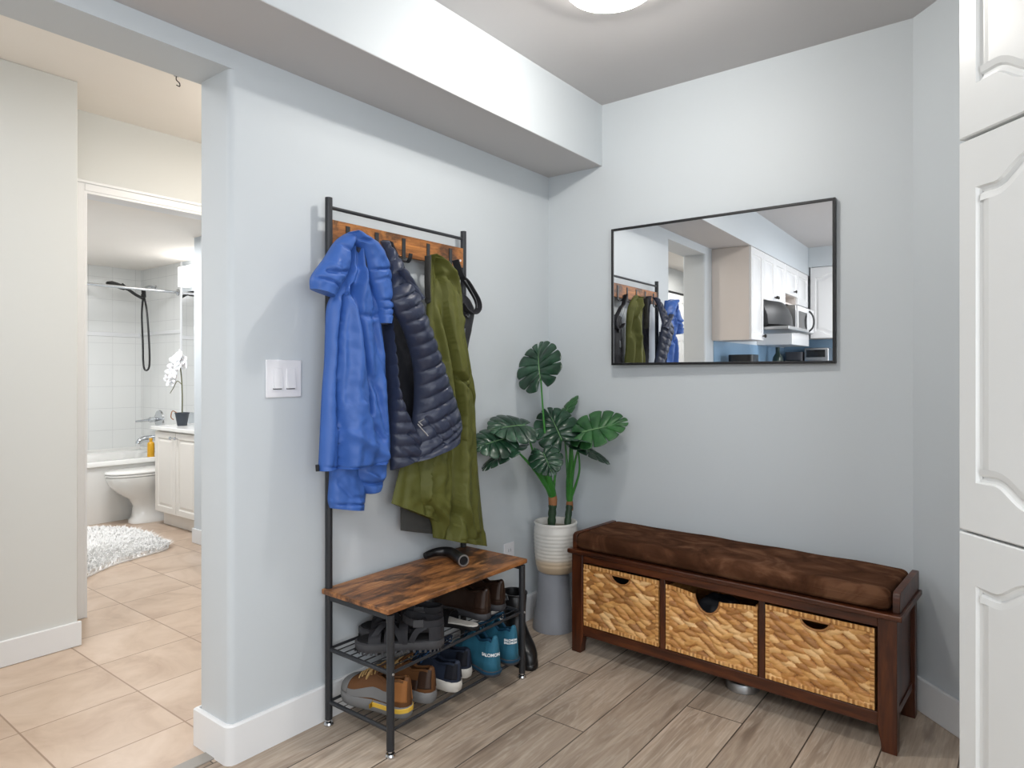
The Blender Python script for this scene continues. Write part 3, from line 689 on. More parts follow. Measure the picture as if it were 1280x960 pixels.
# ------------------------------------------------------------------ shoes
def interp(x, xs, ys):
    return float(np.interp(x, xs, ys))
def make_shoe(name, label, cat, L, Wd, up, sole, sole_h, loc, rotz, group, tilt=0, roll=0, col_h=.095, tongue=None, lace=None, toe_cap=None, heel_patch=None, low_back=False, midsole=None, lining=None, toe_h=.055, laces=5, boot=False, heelmat=None, mid_to=1.1, overlay=None):
    t = thing(name, label, cat, loc, 0, group)
    t.rotation_euler = (roll, tilt, rotz)
    NI, NJ = 40, 25
    def hw(f): return Wd/2*interp(f, (0, .015, .05, .12, .3, .45, .62, .75, .86, .94, .985, 1), (.18, .34, .52, .64, .66, .72, .92, 1, .92, .68, .34, .06))
    def top(f): return interp(f, (0, .03, .1, .2, .3, .38, .46, .56, .7, .82, .92, .98, 1), (col_h*.97, col_h*1.0, col_h*1.02, col_h*.92, col_h*.85, col_h*.95, col_h*.96, col_h*.82, toe_h*1.12, toe_h*1.02, toe_h*.85, toe_h*.5, toe_h*.2))
    xs = [.5-.5*math.cos(math.pi*(i/NI)) for i in range(NI+1)]
    xs = [.6*a+.4*i/NI for i, a in enumerate(xs)]
    vs, fs = [], []
    for f in xs:
        w_, h = hw(f), top(f)
        nar = interp(f, (0, .1, .3, .45, .6, 1), (.72, .62, .58, .62, .85, 1))
        for j in range(NJ):
            a = math.pi*j/(NJ-1); c, s_ = math.cos(a), math.sin(a)
            y = math.copysign(abs(c)**.62, c); zz = s_**.62
            y *= w_*(1-(1-nar)*zz)
            vs.append((f*L, y, sole_h*.7 + zz*(h)))
    half = 5
    for i in range(NI):
        for j in range(NJ-1):
            f = (xs[i]+xs[i+1])/2
            if .035 < f < .44 and NJ//2-half <= j < NJ//2+half: continue
            fs.append((i*NJ+j, i*NJ+j+1, (i+1)*NJ+j+1, (i+1)*NJ+j))
    fs.append(tuple(range(NJ))); fs.append(tuple(range(NI*NJ, (NI+1)*NJ)))
    u = obj('upper', MB().add(vs, fs), up, t, world=False, solid=.005, angle=60)
    # sole: outline stack
    n = 48
    def outline(sc, z, grow=0):
        o = []
        for k in range(n):
            a = k/n; f = a*2 if a < .5 else 2-a*2
            f = .5-.5*math.cos(math.pi*f); sd = 1 if a < .5 else -1
            yy = sd*(hw(f)*sc + grow*min(1, min(f, 1-f)*12)); rise = .012*max(0, (f-.8)/.2)**2
            o.append(Vector(((f-.5)*(L+2*grow)+L/2, yy, z+rise)))
        return o
    obj('sole', MB().loft([outline(.96, 0, .000), outline(1.0, .004, .003), outline(1.0, sole_h*.6, .006), outline(1.0, sole_h, .004), outline(.98, sole_h+.004, 0)]), sole, t, world=False, angle=50)
    if midsole:
        def part_outline(sc, z, grow):
            q = outline(sc, z, grow); return [Vector((min(p.x, mid_to*L), p.y, p.z)) for p in q]
        obj('midsole', MB().loft([part_outline(1.0, sole_h*.55, .0065), part_outline(1.0, sole_h*.9, .0068), part_outline(.99, sole_h*.95, .004), part_outline(.99, sole_h*.5, .004)]), midsole, t, world=False, angle=50)
    obj('insole', MB().loft([outline(.86, sole_h+.003, -.006), outline(.8, sole_h+.010, -.009)]), lining or M['insole'], t, world=False)
    # collar rim
    rim = []
    for side in (1, -1):
        seq = [f for f in xs if .03 < f < .45]
        if side == -1: seq = seq[::-1]
        for f in seq:
            j = NJ//2-half if side == 1 else NJ//2+half
            a = math.pi*j/(NJ-1); c, s_ = math.cos(a), math.sin(a)
            nar = interp(f, (0, .1, .3, .45, .6, 1), (.72, .62, .58, .62, .85, 1)); zz = s_**.62
            rim.append(Vector((f*L, math.copysign(abs(c)**.62, c)*hw(f)*(1-(1-nar)*zz), sole_h*.7+zz*top(f))))
    rim.append(rim[0]); obj('collar', MB().tube(rim, .0055, 8, cap=False), lining or up, t, world=False)
    # tongue and laces
    tg = [Vector((.62*L, 0, sole_h*.7+top(.62)+.002)), Vector((.5*L, 0, sole_h*.7+top(.5)+.005)), Vector((.42*L, 0, sole_h*.7+top(.42)+.014)), Vector((.36*L, 0, sole_h*.7+col_h+.022))]
    obj('tongue', MB().ribbon(spline(tg, 14), (0, 1, 0), Wd*.42, .008), tongue or up, t, world=False, bevel=.003)
    if laces:
        w = MB()
        for k in range(laces):
            f = .46+.20*k/max(1, laces-1); h = sole_h*.7+top(f)+.006; b = Wd*.21
            w.tube(spline([(f*L-.004, b*1.15, h-.012), (f*L, b*.6, h+.002), (f*L+.004, 0, h+.004), (f*L+.01, -b*.6, h+.002), (f*L+.012, -b*1.15, h-.012)], 12), .0026, 6)
            w.tube(spline([(f*L-.004, -b*1.15, h-.012), (f*L, -b*.6, h+.003), (f*L+.004, 0, h+.006), (f*L+.01, b*.6, h+.003), (f*L+.012, b*1.15, h-.012)], 12), .0026, 6)
        for sg in (1, -1):
            h = sole_h*.7+top(.45)+.012
            w.tube(spline([(.45*L, 0, h), (.43*L, sg*.02, h+.008), (.47*L, sg*.045, h-.008), (.5*L, sg*.05, h-.03), (.48*L, sg*.02, h+.0)], 18), .0024, 6)
        obj('laces', w, lace or M['blk_lace'], t, world=False)
    def patch(nm, mt, f0, f1, a0, a1, off=.0045):
        gi, gj = 14, 24; v2, f2 = [], []
        for i in range(gi+1):
            f = f0+(f1-f0)*i/gi; w_, h = hw(f), top(f); nar = interp(f, (0, .1, .3, .45, .6, 1), (.72, .62, .58, .62, .85, 1))
            for j in range(gj+1):
                a = a0+(a1-a0)*j/gj; c, s_ = math.cos(a), math.sin(a); zz = abs(s_)**.62; y = math.copysign(abs(c)**.62, c)
                p = Vector((f*L, y*w_*(1-(1-nar)*zz), sole_h*.7+zz*h)); cen = Vector((L*.5*.2+f*L*.8, 0, sole_h*.7)); p += (p-cen).normalized()*off
                v2.append(p)
        for i in range(gi):
            for j in range(gj): f2.append((i*(gj+1)+j, i*(gj+1)+j+1, (i+1)*(gj+1)+j+1, (i+1)*(gj+1)+j))
        return obj(nm, MB().add(v2, f2), mt, t, world=False, solid=.002, angle=60)
    if overlay:
        for a0, a1 in ((.06, .34), (math.pi-.34, math.pi-.06)): patch('overlay', overlay, .16, .84, a0, a1, .003)
    if toe_cap: patch('toe_cap', toe_cap, .80, .995, .12, math.pi-.12)
    if heelmat:
        patch('heel_counter', heelmat, .005, .16, .10, .95); patch('heel_counter', heelmat, .005, .16, math.pi-.95, math.pi-.10)
    return t, top, hw, u
def heel_text(t, txt, size, zc, bend, x0, yaw, mat):
    # printed lettering, wrapped round the rounded heel
    cu = bpy.data.curves.new('lettering', 'FONT'); cu.body = txt; cu.size = size; cu.align_x = 'CENTER'; cu.align_y = 'CENTER'; cu.extrude = .0005; cu.offset = .0005
    tmp = bpy.data.objects.new('lettering', cu); COL.objects.link(tmp)
    me = bpy.data.meshes.new_from_object(tmp.evaluated_get(bpy.context.evaluated_depsgraph_get()))
    bpy.data.objects.remove(tmp); bpy.data.curves.remove(cu)
    me.materials.clear(); me.materials.append(mat)
    for v in me.vertices:
        a, b, c = v.co; an = a/bend + yaw
        v.co = (x0+bend-(bend+c)*math.cos(an), -(bend+c)*math.sin(an), zc+b)
    o = bpy.data.objects.new('heel_lettering', me); COL.objects.link(o); o.parent = t; o['label'] = 'white lettering'
    return o
OUT = math.pi       # heel outwards: toe points to the wall
BS = .0885
make_shoe('hiking_shoe', 'brown hiking shoe with yellow heel insert at the left of the bottom shelf', 'shoe', .29, .108, M['brown_leather'], M['grey_sole'], .036, (.352, -1.318, BS), OUT+R(5), 'brown hiking shoes', col_h=.105, lace=M['lace'], toe_cap=M['grey_sole'], midsole=M['yellow_sole'], mid_to=.42, overlay=M['grey_sole'], heelmat=M['tan_leather'], tongue=M['brown_leather'])
make_shoe('hiking_shoe', 'brown hiking shoe with dark heel between its pair and the navy sneaker', 'shoe', .285, .105, M['brown_leather'], M['grey_sole'], .036, (.345, -1.198, BS), OUT+R(5), 'brown hiking shoes', col_h=.095, lace=M['lace'], toe_cap=M['grey_sole'], heelmat=M['dark_leather'], overlay=M['dark_leather'])
make_shoe('sneaker', 'navy sneaker with white sole at the front beside the brown shoe', 'shoe', .275, .098, M['navy_shoe'], M['white_sole'], .034, (.362, -1.085, BS), OUT+R(3), 'navy sneakers', col_h=.082, toe_cap=M['blue_shoe'], lace=M['blue_shoe'], heelmat=M['navy_in'])
make_shoe('sneaker', 'navy sneaker with white sole half hidden beside the teal shoe', 'shoe', .275, .098, M['navy_shoe'], M['white_sole'], .034, (.318, -.982, BS), OUT+R(0), 'navy sneakers', col_h=.082, toe_cap=M['blue_shoe'], lace=M['blue_shoe'], heelmat=M['navy_in'])
def teal(label, loc, rot, txt, size, zoff, tilt, tyaw):
    t, top, hw, u = make_shoe('trail_shoe', label, 'shoe', .28, .108, M['teal'], M['dark_sole'], .022, loc, rot, 'teal trail shoes', col_h=.135, lining=M['teal_dark'], lace=M['teal_dark'], midsole=M['teal_dark'], tongue=M['teal_dark'], tilt=tilt)
    heel_text(t, txt, size, zoff, .040, -.006, tyaw, M['letter'])
    return t
teal('teal trail shoe with white name across the heel, left one of the pair', (.398, -.918, BS), OUT-R(16), 'SALOMON', .0162, .085, 0, R(-38))
teal('teal trail shoe with small white two line heel print beside the black boot', (.390, -.795, BS), OUT-R(16), 'SALOMON\nSALOMON', .0110, .095, 0, R(-30))
# dark brown leather boots on the middle shelf
MS = .2702
make_shoe('leather_shoe', 'dark brown leather shoe on the middle shelf, the nearer one of the pair', 'shoe', .29, .106, M['dark_leather'], M['dark_sole'], .024, (.318, -.872, MS), OUT-R(3), 'dark leather shoes', col_h=.105, toe_h=.06, heelmat=M['dark_leather'])
make_shoe('leather_shoe', 'dark brown leather shoe on the middle shelf, tucked behind the nearer one', 'shoe', .29, .106, M['dark_leather'], M['dark_sole'], .024, (.300, -.757, MS), OUT-R(3), 'dark leather shoes', col_h=.105, toe_h=.06, heelmat=M['dark_leather'])
# small black slipper with pale insole
sl = thing('slipper', 'low black slipper with pale insole on the middle shelf in front', 'shoe', (.355, -.968, MS), OUT+R(12))
def sole_outline(L, Wd, z, g=0, n=40):
    o = []
    for k in range(n):
        a = k/n; f = a*2 if a < .5 else 2-a*2; f = .5-.5*math.cos(math.pi*f); sd = 1 if a < .5 else -1
        hw_ = Wd/2*interp(f, (0, .04, .15, .35, .5, .7, .85, .95, 1), (.1, .5, .72, .68, .72, .98, .95, .6, .08))
        o.append(Vector((f*(L+2*g)-g, sd*(hw_+g*min(1, 10*min(f, 1-f))), z)))
    return o
SLL = .20
obj('sole', MB().loft([sole_outline(SLL, .075, 0), sole_outline(SLL, .075, .004, .002), sole_outline(SLL, .075, .014, .002)]), M['black'], sl, world=False, angle=50)
obj('insole', MB().loft([sole_outline(SLL, .075, .014, -.004), sole_outline(SLL, .075, .017, -.006)]), M['white_sole'], sl, world=False, angle=50)
def band(f0, f1, hgt, wd, L, nn=16, lift=.012, thick=.004):
    rings = []
    for k in range(nn+1):
        a = math.pi*k/nn; y = -math.cos(a)*wd/2; zz = lift+math.sin(a)**.7*hgt
        rings.append([Vector((f0*L, y, zz)), Vector((f1*L, y, zz*.92)), Vector((f1*L, y*.93, zz*.92-thick*math.sin(a)-.001)), Vector((f0*L, y*.93, zz-thick*math.sin(a)-.001))])
    return MB().loft(rings)
obj('vamp_strap', band(.55, .82, .045, .082, SLL), M['black'], sl, world=False)

# sandals
def sandal(label, loc, rot):
    t = thing('sport_sandal', label, 'sandal', loc, rot, 'charcoal sport sandals')
    L, Wd = .30, .106
    w = MB().loft([sole_outline(L, Wd, .006, -.002), sole_outline(L, Wd, .010, .002), sole_outline(L, Wd, .024, .004), sole_outline(L, Wd, .034, .003), sole_outline(L, Wd, .037, -.002)])
    s_ = obj('sole', w, M['dark_sole'], t, world=False, angle=50)
    w = MB()
    out = sole_outline(L, Wd, 0, .002, 44)
    for k in range(0, 44):
        a, b = out[k], out[(k+1) % 44]
        if (b-a).length < .004: continue
        m = a.lerp(b, .28); m2 = a.lerp(b, .72); c = Vector((L/2, 0, 0))
        q0 = m + (Vector((m.x, 0, 0))-m).normalized()*.016; q1 = m2 + (Vector((m2.x, 0, 0))-m2).normalized()*.016
        w.prism([m, m2, q1, q0], (0, 0, .012))
    obj('tread', w, M['dark_sole'], s_, world=True) if False else obj('tread', w, M['dark_sole'], t, world=False)
    obj('footbed', MB().loft([sole_outline(L, Wd, .036, -.004), sole_outline(L, Wd, .041, -.007)]), M['insole'], t, world=False, angle=50)
    for f0, f1, h, wd in ((.70, .84, .040, .096), (.56, .66, .055, .092), (.40, .50, .070, .082)):
        obj('strap', band(f0, f1, h, wd, L, lift=.03), M['strap'], t, world=False)
    # criss-cross straps and the ankle loop
    for sg in (1, -1):
        w = MB().ribbon(spline([(.82*L, sg*.042, .036), (.72*L, sg*.020, .078), (.6*L, -sg*.012, .092), (.5*L, -sg*.038, .062), (.46*L, -sg*.041, .036)], 18), (1, 0, .2), .018, .003); obj('strap', w, M['strap'], t, world=False)
        w = MB().ribbon(spline([(.36*L, sg*.038, .036), (.30*L, sg*.037, .07), (.2*L, sg*.033, .088)], 10), (1, 0, 0), .02, .0035); obj('strap', w, M['strap'], t, world=False)
    an = [(.44*L, -.02, .112), (.36*L, -.036, .104), (.2*L, -.034, .094), (.06*L, -.022, .092), (.0*L, 0, .094), (.06*L, .022, .092), (.2*L, .034, .094), (.36*L, .036, .104), (.44*L, .02, .112), (.46*L, 0, .114), (.44*L, -.02, .112)]
    obj('ankle_strap', MB().ribbon(spline(an, 50), (0, 0, 1), .024, .004), M['strap'], t, world=False)
    obj('heel_counter', MB().ribbon(spline([(.16*L, -.033, .06), (.05*L, -.026, .06), (-.002*L, 0, .062), (.05*L, .026, .06), (.16*L, .033, .06)], 20), (0, 0, 1), .045, .005), M['strap'], t, world=False)
    for sg in (1, -1): obj('buckle', MB().box((.22*L, sg*.040-.003, .086), (.34*L, sg*.040+.003, .112)), M['dark_sole'], t, world=False, bevel=.002)
    return t
sandal('charcoal sport sandal at the front of the middle shelf with chunky sole', (.362, -1.165, MS), OUT+R(42))
sandal('charcoal sport sandal lying behind the front sandal near the wall', (.272, -1.075, MS), OUT+R(42))

# rubber boot beside the rack
rb = thing('rubber_boot', 'tall black rubber boot standing on the floor behind the rack leg', 'boot', (.195, -.545, 0), R(-28))
rings = []
for z, cx, rx, ry in ((.02, .06, .125, .055), (.05, .062, .122, .056), (.075, .05, .108, .055), (.10, .025, .085, .052), (.14, .004, .056, .046), (.20, 0, .055, .05), (.265, -.002, .062, .056), (.268, -.002, .058, .052), (.20, 0, .050, .045), (.12, .004, .05, .04)):
    rings.append([Vector((cx+rx*math.cos(a), ry*math.sin(a), z)) for a in [2*math.pi*k/28 for k in range(28)]])
obj('shaft', MB().loft(rings), M['rubber'], rb, world=False, angle=60)
obj('sole', MB().loft([[Vector((.06+(.13+g)*math.cos(a), (.058+g)*math.sin(a), z)) for a in [2*math.pi*k/28 for k in range(28)]] for z, g in ((0, -.003), (.003, 0), (.02, 0), (.024, -.004))]), M['rubber'], rb, world=False, angle=50)
obj('rim', MB().tube([(-.002+.06*math.cos(a), .054*math.sin(a), .267) for a in [2*math.pi*k/28 for k in range(29)]], .0045, 8, cap=False), M['black'], rb, world=False)
obj('pull_loop', MB().ribbon(spline([(.03, -.052, .25), (.035, -.062, .275), (.045, -.058, .28), (.045, -.05, .255)], 12), (1, .5, 0), .008, .002), M['grey_strap'], rb, world=False)
# ------------------------------------------------------------------ potted monstera on its stand
PX, PY = .172, -.188
st = thing('plant_stand', 'grey flared plant stand on the floor in the corner', 'plant stand', (PX-.012, PY, 0))
w = MB().lathe([(.01, 0), (.100, 0), (.102, .006), (.092, .06), (.082, .14), (.076, .22), (.074, .272), (.072, .276), (.01, .276)], (PX-.012, PY, 0), 48)
obj('body', w, M['grey_stand'], st, angle=30)
pt = thing('potted_monstera', 'large leafy monstera in a ribbed cream ceramic pot', 'potted plant', (PX, PY, .2765))
prof = [(.002, 0), (.080, 0), (.088, .006), (.095, .03)]
for k in range(30):
    f = k/29; z = .03+.165*f; prof.append((.095+.009*math.sin(min(1, f*1.3)*math.pi/2)+.0014*math.sin(f*60), z))
prof += [(.104, .205), (.100, .216), (.102, .225), (.1045, .231), (.102, .236), (.096, .236), (.092, .228), (.090, .2), (.002, .2)]
w = MB().lathe(prof, (0,0,0), 64); obj('pot', w, M['pot'], pt, world=False, angle=50)
obj('pebbles', MB().lathe([(.002, .206), (.05, .208), (.089, .204), (.089, .201), (.002, .201)], (0,0,0), 32), M['soil'], pt, world=False)
def leaf_mesh(wd, droop, fold, nl=6, gap=.13, seed=0, split0=.60):
    rnd = random.Random(seed); w = MB()
    na, nb = 7, 12
    for side in (1, -1):
        cuts = [0]+[((k+1)/nl)**.92 for k in range(nl)]
        for k in range(nl):
            a0, a1 = cuts[k], cuts[k+1]; vs, fs = [], []; sp0 = split0+rnd.uniform(-.10, .08); g_ = gap*rnd.uniform(.6, 1.3)
            for i in range(na+1):
                c = i/na
                for j in range(nb+1):
                    b = j/nb; q = max(0, (b-sp0)/(1-sp0)); sh = 1-g_*q**.7
                    if (k == 0 and c < .5) or (k == nl-1 and c > .5): sh = 1
                    a = a0+(a1-a0)*(.5+(c-.5)*sh)
                    th = R(158)*(1-a)**1.15 + R(6)*a
                    r = interp(a, (0, .12, .3, .5, .7, .88, 1), (.34, .45, .53, .53, .48, .38, .30)) * (1 - .06*q*(2*c-1)**2)
                    y0 = .70*a**1.15
                    bx_ = math.sin(th)*r*b*wd; by = y0+math.cos(th)*r*b*(1-.12*b)
                    z = fold*abs(bx_) - droop*(bx_*bx_*1.1 + max(0, by)**2*.55) + .030*math.sin(math.pi*c)*math.sin(math.pi*min(1, b*1.2))*(1 if b < .84 else .6) - .02*b*b
                    z += .012*math.sin(7*bx_+5*by+seed)
                    vs.append((side*bx_, by, z))
            for i in range(na):
                for j in range(nb): fs.append((i*(nb+1)+j, i*(nb+1)+j+1, (i+1)*(nb+1)+j+1, (i+1)*(nb+1)+j))
            w.add(vs, fs)
    rib = MB().tube([(0, y, -droop*y*y*.55+.012*math.sin(5*y+seed)+.004) for y in [0, .2, .4, .6, .8, .95]], [.012, .010, .008, .006, .004, .002], 6)
    return w, rib
def place_leaf(att, tip, hint, wd, droop=.3, fold=.12, mat=None, seed=0, nl=6, gap=.13, split0=.60):
    T = tip-att; Ln = T.length; T.normalize(); N = Vector(hint); N = (N-T*N.dot(T)).normalized(); X_ = T.cross(N)
    Mx = Matrix((X_, T, N)).transposed().to_4x4(); Mx = Matrix.Translation(att) @ Mx @ Matrix.Scale(Ln, 4)
    w, rib = leaf_mesh(wd, droop, fold, nl, gap, seed, split0)
    for q in (w, rib): q.v = [tuple(Mx @ Vector(p)) for p in q.v]
    o = obj('leaf', w, mat or M['leaf'], pt, solid=.0012, angle=80)
    obj('midrib', rib, M['vein'], o)
    return att
CV = (Vector((CX, CY, CZ)) - Vector((.17, -.19, .9))).normalized()   # towards the middle of the room
UP = Vector((0, 0, 1))
rx_ = Vector((.79, .61, 0))
LV = [ # attach (u,v,depth), tip (u,v,depth), normal hint, width, droop, fold, material, seed
 ((676, 473, 3.12), (668, 423, 3.24), CV*.75+UP*.3-rx_*.55, 1.05, .25, .22, 'leaf', 1),
 ((656, 532, 3.00), (612, 530, 2.88), UP*.9+CV*.75, 1.10, .35, .08, 'leaf', 2),
 ((632, 548, 2.93), (592, 556, 2.83), UP*.7+CV*.7, 1.15, .30, .06, 'leaf', 3),
 ((642, 560, 2.96), (600, 583, 2.85), UP*.8-CV*.15, 1.05, .25, .10, 'leaf', 4),
 ((702, 549, 3.14), (682, 505, 3.22), CV*1+UP*.25+rx_*.15, 1.10, .25, .12, 'leaf', 5),
 ((703, 524, 3.28), (719, 490, 3.34), CV*.5+UP*.4-rx_*.9, .70, .20, .15, 'leaf_b', 6),
 ((679, 566, 3.02), (692, 593, 2.93), UP*.55+CV*.9, 1.15, .30, .14, 'leaf', 7),
 ((728, 541, 3.12), (787, 523, 3.07), UP*.75+CV*.62, 1.00, .12, .10, 'leaf_b', 8),
 ((722, 557, 3.16), (766, 576, 3.08), UP*.95-CV*.05, 1.00, .25, .10, 'leaf', 9),
 ((716, 552, 3.10), (738, 549, 3.02), UP*.8-CV*.3, 1.3, .3, .1, 'leaf', 10),
]
base1 = DP(691, 628, 3.20); base2 = DP(712, 630, 3.24)
z0 = .2765+.2
b1 = Vector((PX-.012, PY-.02, z0)); b2 = Vector((PX+.045, PY+.03, z0))
w = MB().tube(spline([b1, b1.lerp(base1, .5)+Vector((0, 0, .0)), base1], 12), [.0195+.002*math.sin(i*2.2) for i in range(12)], 14); obj('trunk', w, M['stem_dark'], pt)
w = MB().tube(spline([b2, b2.lerp(base2, .5), base2], 12), [.0165+.0015*math.sin(i*2.2) for i in range(12)], 14); obj('trunk', w, M['stem_dark'], pt)
w = MB().tube([base1+Vector((0, 0, -.012)), base1+Vector((0, 0, .014)), base1+Vector((-.004, 0, .045)), base1+Vector((-.008, 0, .075))], [.0205, .022, .019, .012], 12); obj('sheath', w, M['sheath'], pt)
w = MB().tube([base2+Vector((0, 0, -.03)), base2+Vector((0, 0, 0)), base2+Vector((.001, 0, .035))], [.018, .018, .012], 12); obj('sheath', w, M['sheath'], pt)
obj('stalk', MB().tube(spline([base1+Vector((-.002, 0, .03)), DP(685, 600, 3.16), DP(676, 575, 3.12), DP(668, 560, 3.09)], 16), [.019, .021, .022, .022, .021, .020, .019, .018, .017, .016, .014, .012, .010, .008, .006, .003], 12), M['stem'], pt)
obj('stalk', MB().tube(spline([base2+Vector((0, 0, .01)), DP(712, 600, 3.23), DP(714, 575, 3.22), DP(713, 550, 3.22)], 16), [.014, .017, .018, .018, .018, .018, .017, .016, .015, .014, .013, .012, .010, .008, .006, .003], 12), M['stem'], pt)
stems = []
def stem(p, q, mid, r0, r1):
    obj('petiole', MB().tube(spline([p, mid, q], 18), [r0+(r1-r0)*min(1, i/12) for i in range(18)], 9), M['stem'], pt)
for i, (a, b_, h, wd, dr_, fo, mt, sd) in enumerate(LV):
    att = DP(*a); place_leaf(att, DP(*b_), h, wd, dr_, fo, M[mt], sd)
    if i in (1, 2, 3, 6, 0, 4): p = base1+Vector((0, 0, .02)); mid = {0: DP(681, 540, 3.15), 1: DP(675, 590, 3.1), 2: DP(668, 588, 3.06), 3: DP(672, 590, 3.08), 4: DP(695, 585, 3.18), 6: DP(682, 590, 3.12)}[i]
    else: p = base2+Vector((0, 0, .01)); mid = {5: DP(708, 570, 3.26), 7: DP(717, 585, 3.2), 8: DP(724, 590, 3.2), 9: DP(714, 590, 3.19)}[i]
    thick = {0: .011, 1: .013, 6: .012, 7: .012, 9: .013, 5: .011}.get(i, .008)
    stem(p, att, mid, thick, .0042)

# ------------------------------------------------------------------ storage bench, cushion and baskets
BO = Vector((.375, -.362, 0)); BA = R(-2.6); BW, BD = 1.262, .345
bn = thing('storage_bench', 'dark stained wooden storage bench holding three woven baskets', 'bench', BO, BA)
B = lambda *a: MB().box(*a)
def bleg(x, y, flip):
    # leg with the inner foot edge swept in a gentle curve
    wx, wy = .056, .04; poly = [(0, .0), (.044, .0), (.047, .03), (.053, .06), (wx, .085), (wx, .43), (0, .43)]
    pts = [Vector((x + (p if not flip else wx-p), y, z)) for p, z in poly]
    obj('leg', MB().prism(pts, (0, wy, 0)), M['walnut_v'], bn, world=False, bevel=.002)
for x, fl in ((0, False), (BW-.056, True)):
    bleg(x, 0, fl); bleg(x, BD-.04, fl)
obj('top_rail', B((.056, .004, .398), (BW-.056, .026, .432)), M['walnut'], bn, world=False, bevel=.002)
obj('bottom_rail', B((.056, .004, .078), (BW-.056, .026, .122)), M['walnut'], bn, world=False, bevel=.002)
obj('rail_back', B((.056, BD-.03, .078), (BW-.056, BD-.01, .432)), M['walnut'], bn, world=False, bevel=.002)
for x in (.425, .819): obj('divider', B((x, .006, .12), (x+.022, BD-.03, .40)), M['walnut_v'], bn, world=False, bevel=.002)
obj('shelf_board', B((.02, .02, .112), (BW-.02, BD-.03, .124)), M['walnut'], bn, world=False)
for x in (.012, BW-.028):
    obj('side_panel', B((x, .04, .12), (x+.016, BD-.04, .425)), M['walnut_v'], bn, world=False)
    obj('side_rail', B((x-.004, .04, .10), (x+.02, BD-.04, .125)), M['walnut'], bn, world=False)
obj('seat_panel', B((-.016, -.014, .431), (BW+.016, BD, .450)), M['walnut'], bn, world=False, bevel=.004, seg=3)
for x in (-.006, BW-.016):
    pts = [Vector((x, y, z)) for y, z in ((.014, .45), (BD, .45), (BD, .516), (.03, .516), (.018, .508), (.014, .496))]
    obj('arm', MB().prism(pts, (.022, 0, 0)), M['walnut'], bn, world=False, bevel=.002)
cu = thing('seat_cushion', 'dark brown suede cushion filling the top of the storage bench', 'cushion', BO, BA)
def cushion():
    x0, x1, y0, y1, z0, z1 = .021, BW-.021, -.002, BD-.005, .4515, .522
    nx, ny = 60, 26; w = MB(); rad = .028
    def P_(a, b, top):
        # rounded rectangle in plan, crowned top
        x = x0+(x1-x0)*a; y = y0+(y1-y0)*b
        dx = min(x-x0, x1-x); dy = min(y-y0, y1-y)
        ex = max(0, 1-dx/rad); ey = max(0, 1-dy/rad); e = min(1, math.hypot(ex, ey)); cr = math.sqrt(max(0, 1-e*e))
        z = (z1-rad*.75*(1-cr)) if top else (z0+rad*.5*(1-cr))
        if top: z += .006*math.sin(math.pi*a)*math.sin(math.pi*b)+.004*noise.noise(Vector((x*7, y*9, 2)))*cr
        if e >= 1 and ex > 0 and ey > 0:      # pull the corner in
            k = (math.hypot(ex, ey)-1)*rad*.7; cx_ = x0 if a < .5 else x1; cy_ = y0 if b < .5 else y1
            x += math.copysign(k, .5-a)*.7; y += math.copysign(k, .5-b)*.7
        return Vector((x, y, z))
    sa = [0, .002, .005, .009, .014, .02, .028] + [.04+.92*i/(nx-14) for i in range(nx-13)] + [.972, .98, .986, .991, .995, .998, 1]
    sb = [0, .012, .025, .045, .07, .1] + [.14+.72*i/(ny-12) for i in range(ny-11)] + [.9, .93, .955, .975, .988, 1]
    na, nb = len(sa), len(sb)
    for top in (True, False):
        vs = [P_(a, b, top) for a in sa for b in sb]
        fs = [(i*nb+j, (i+1)*nb+j, (i+1)*nb+j+1, i*nb+j+1) for i in range(na-1) for j in range(nb-1)]
        w.add(vs, fs)
    loop = [(a, 0) for a in sa] + [(1, b) for b in sb[1:]] + [(a, 1) for a in sa[::-1][1:]] + [(0, b) for b in sb[::-1][1:-1]]
    t_ = [P_(a, b, True) for a, b in loop]; b_ = [P_(a, b, False) for a, b in loop]
    w.loft([t_, [p.lerp(q, .5)+((p-Vector((.63, .17, .48))).normalized()*.004) for p, q in zip(t_, b_)], b_], cap=False)
    edge_ = [p.copy() for p in t_]
    return w, edge_
w, e_ = cushion(); co = obj('cover', w, M['suede'], cu, world=False, angle=75)
e_ = [p+Vector((0, 0, -.012)) for p in e_]
obj('seam_piping', MB().tube(e_+[e_[0]], .0022, 6, cap=False), M['suede'], cu, world=False)

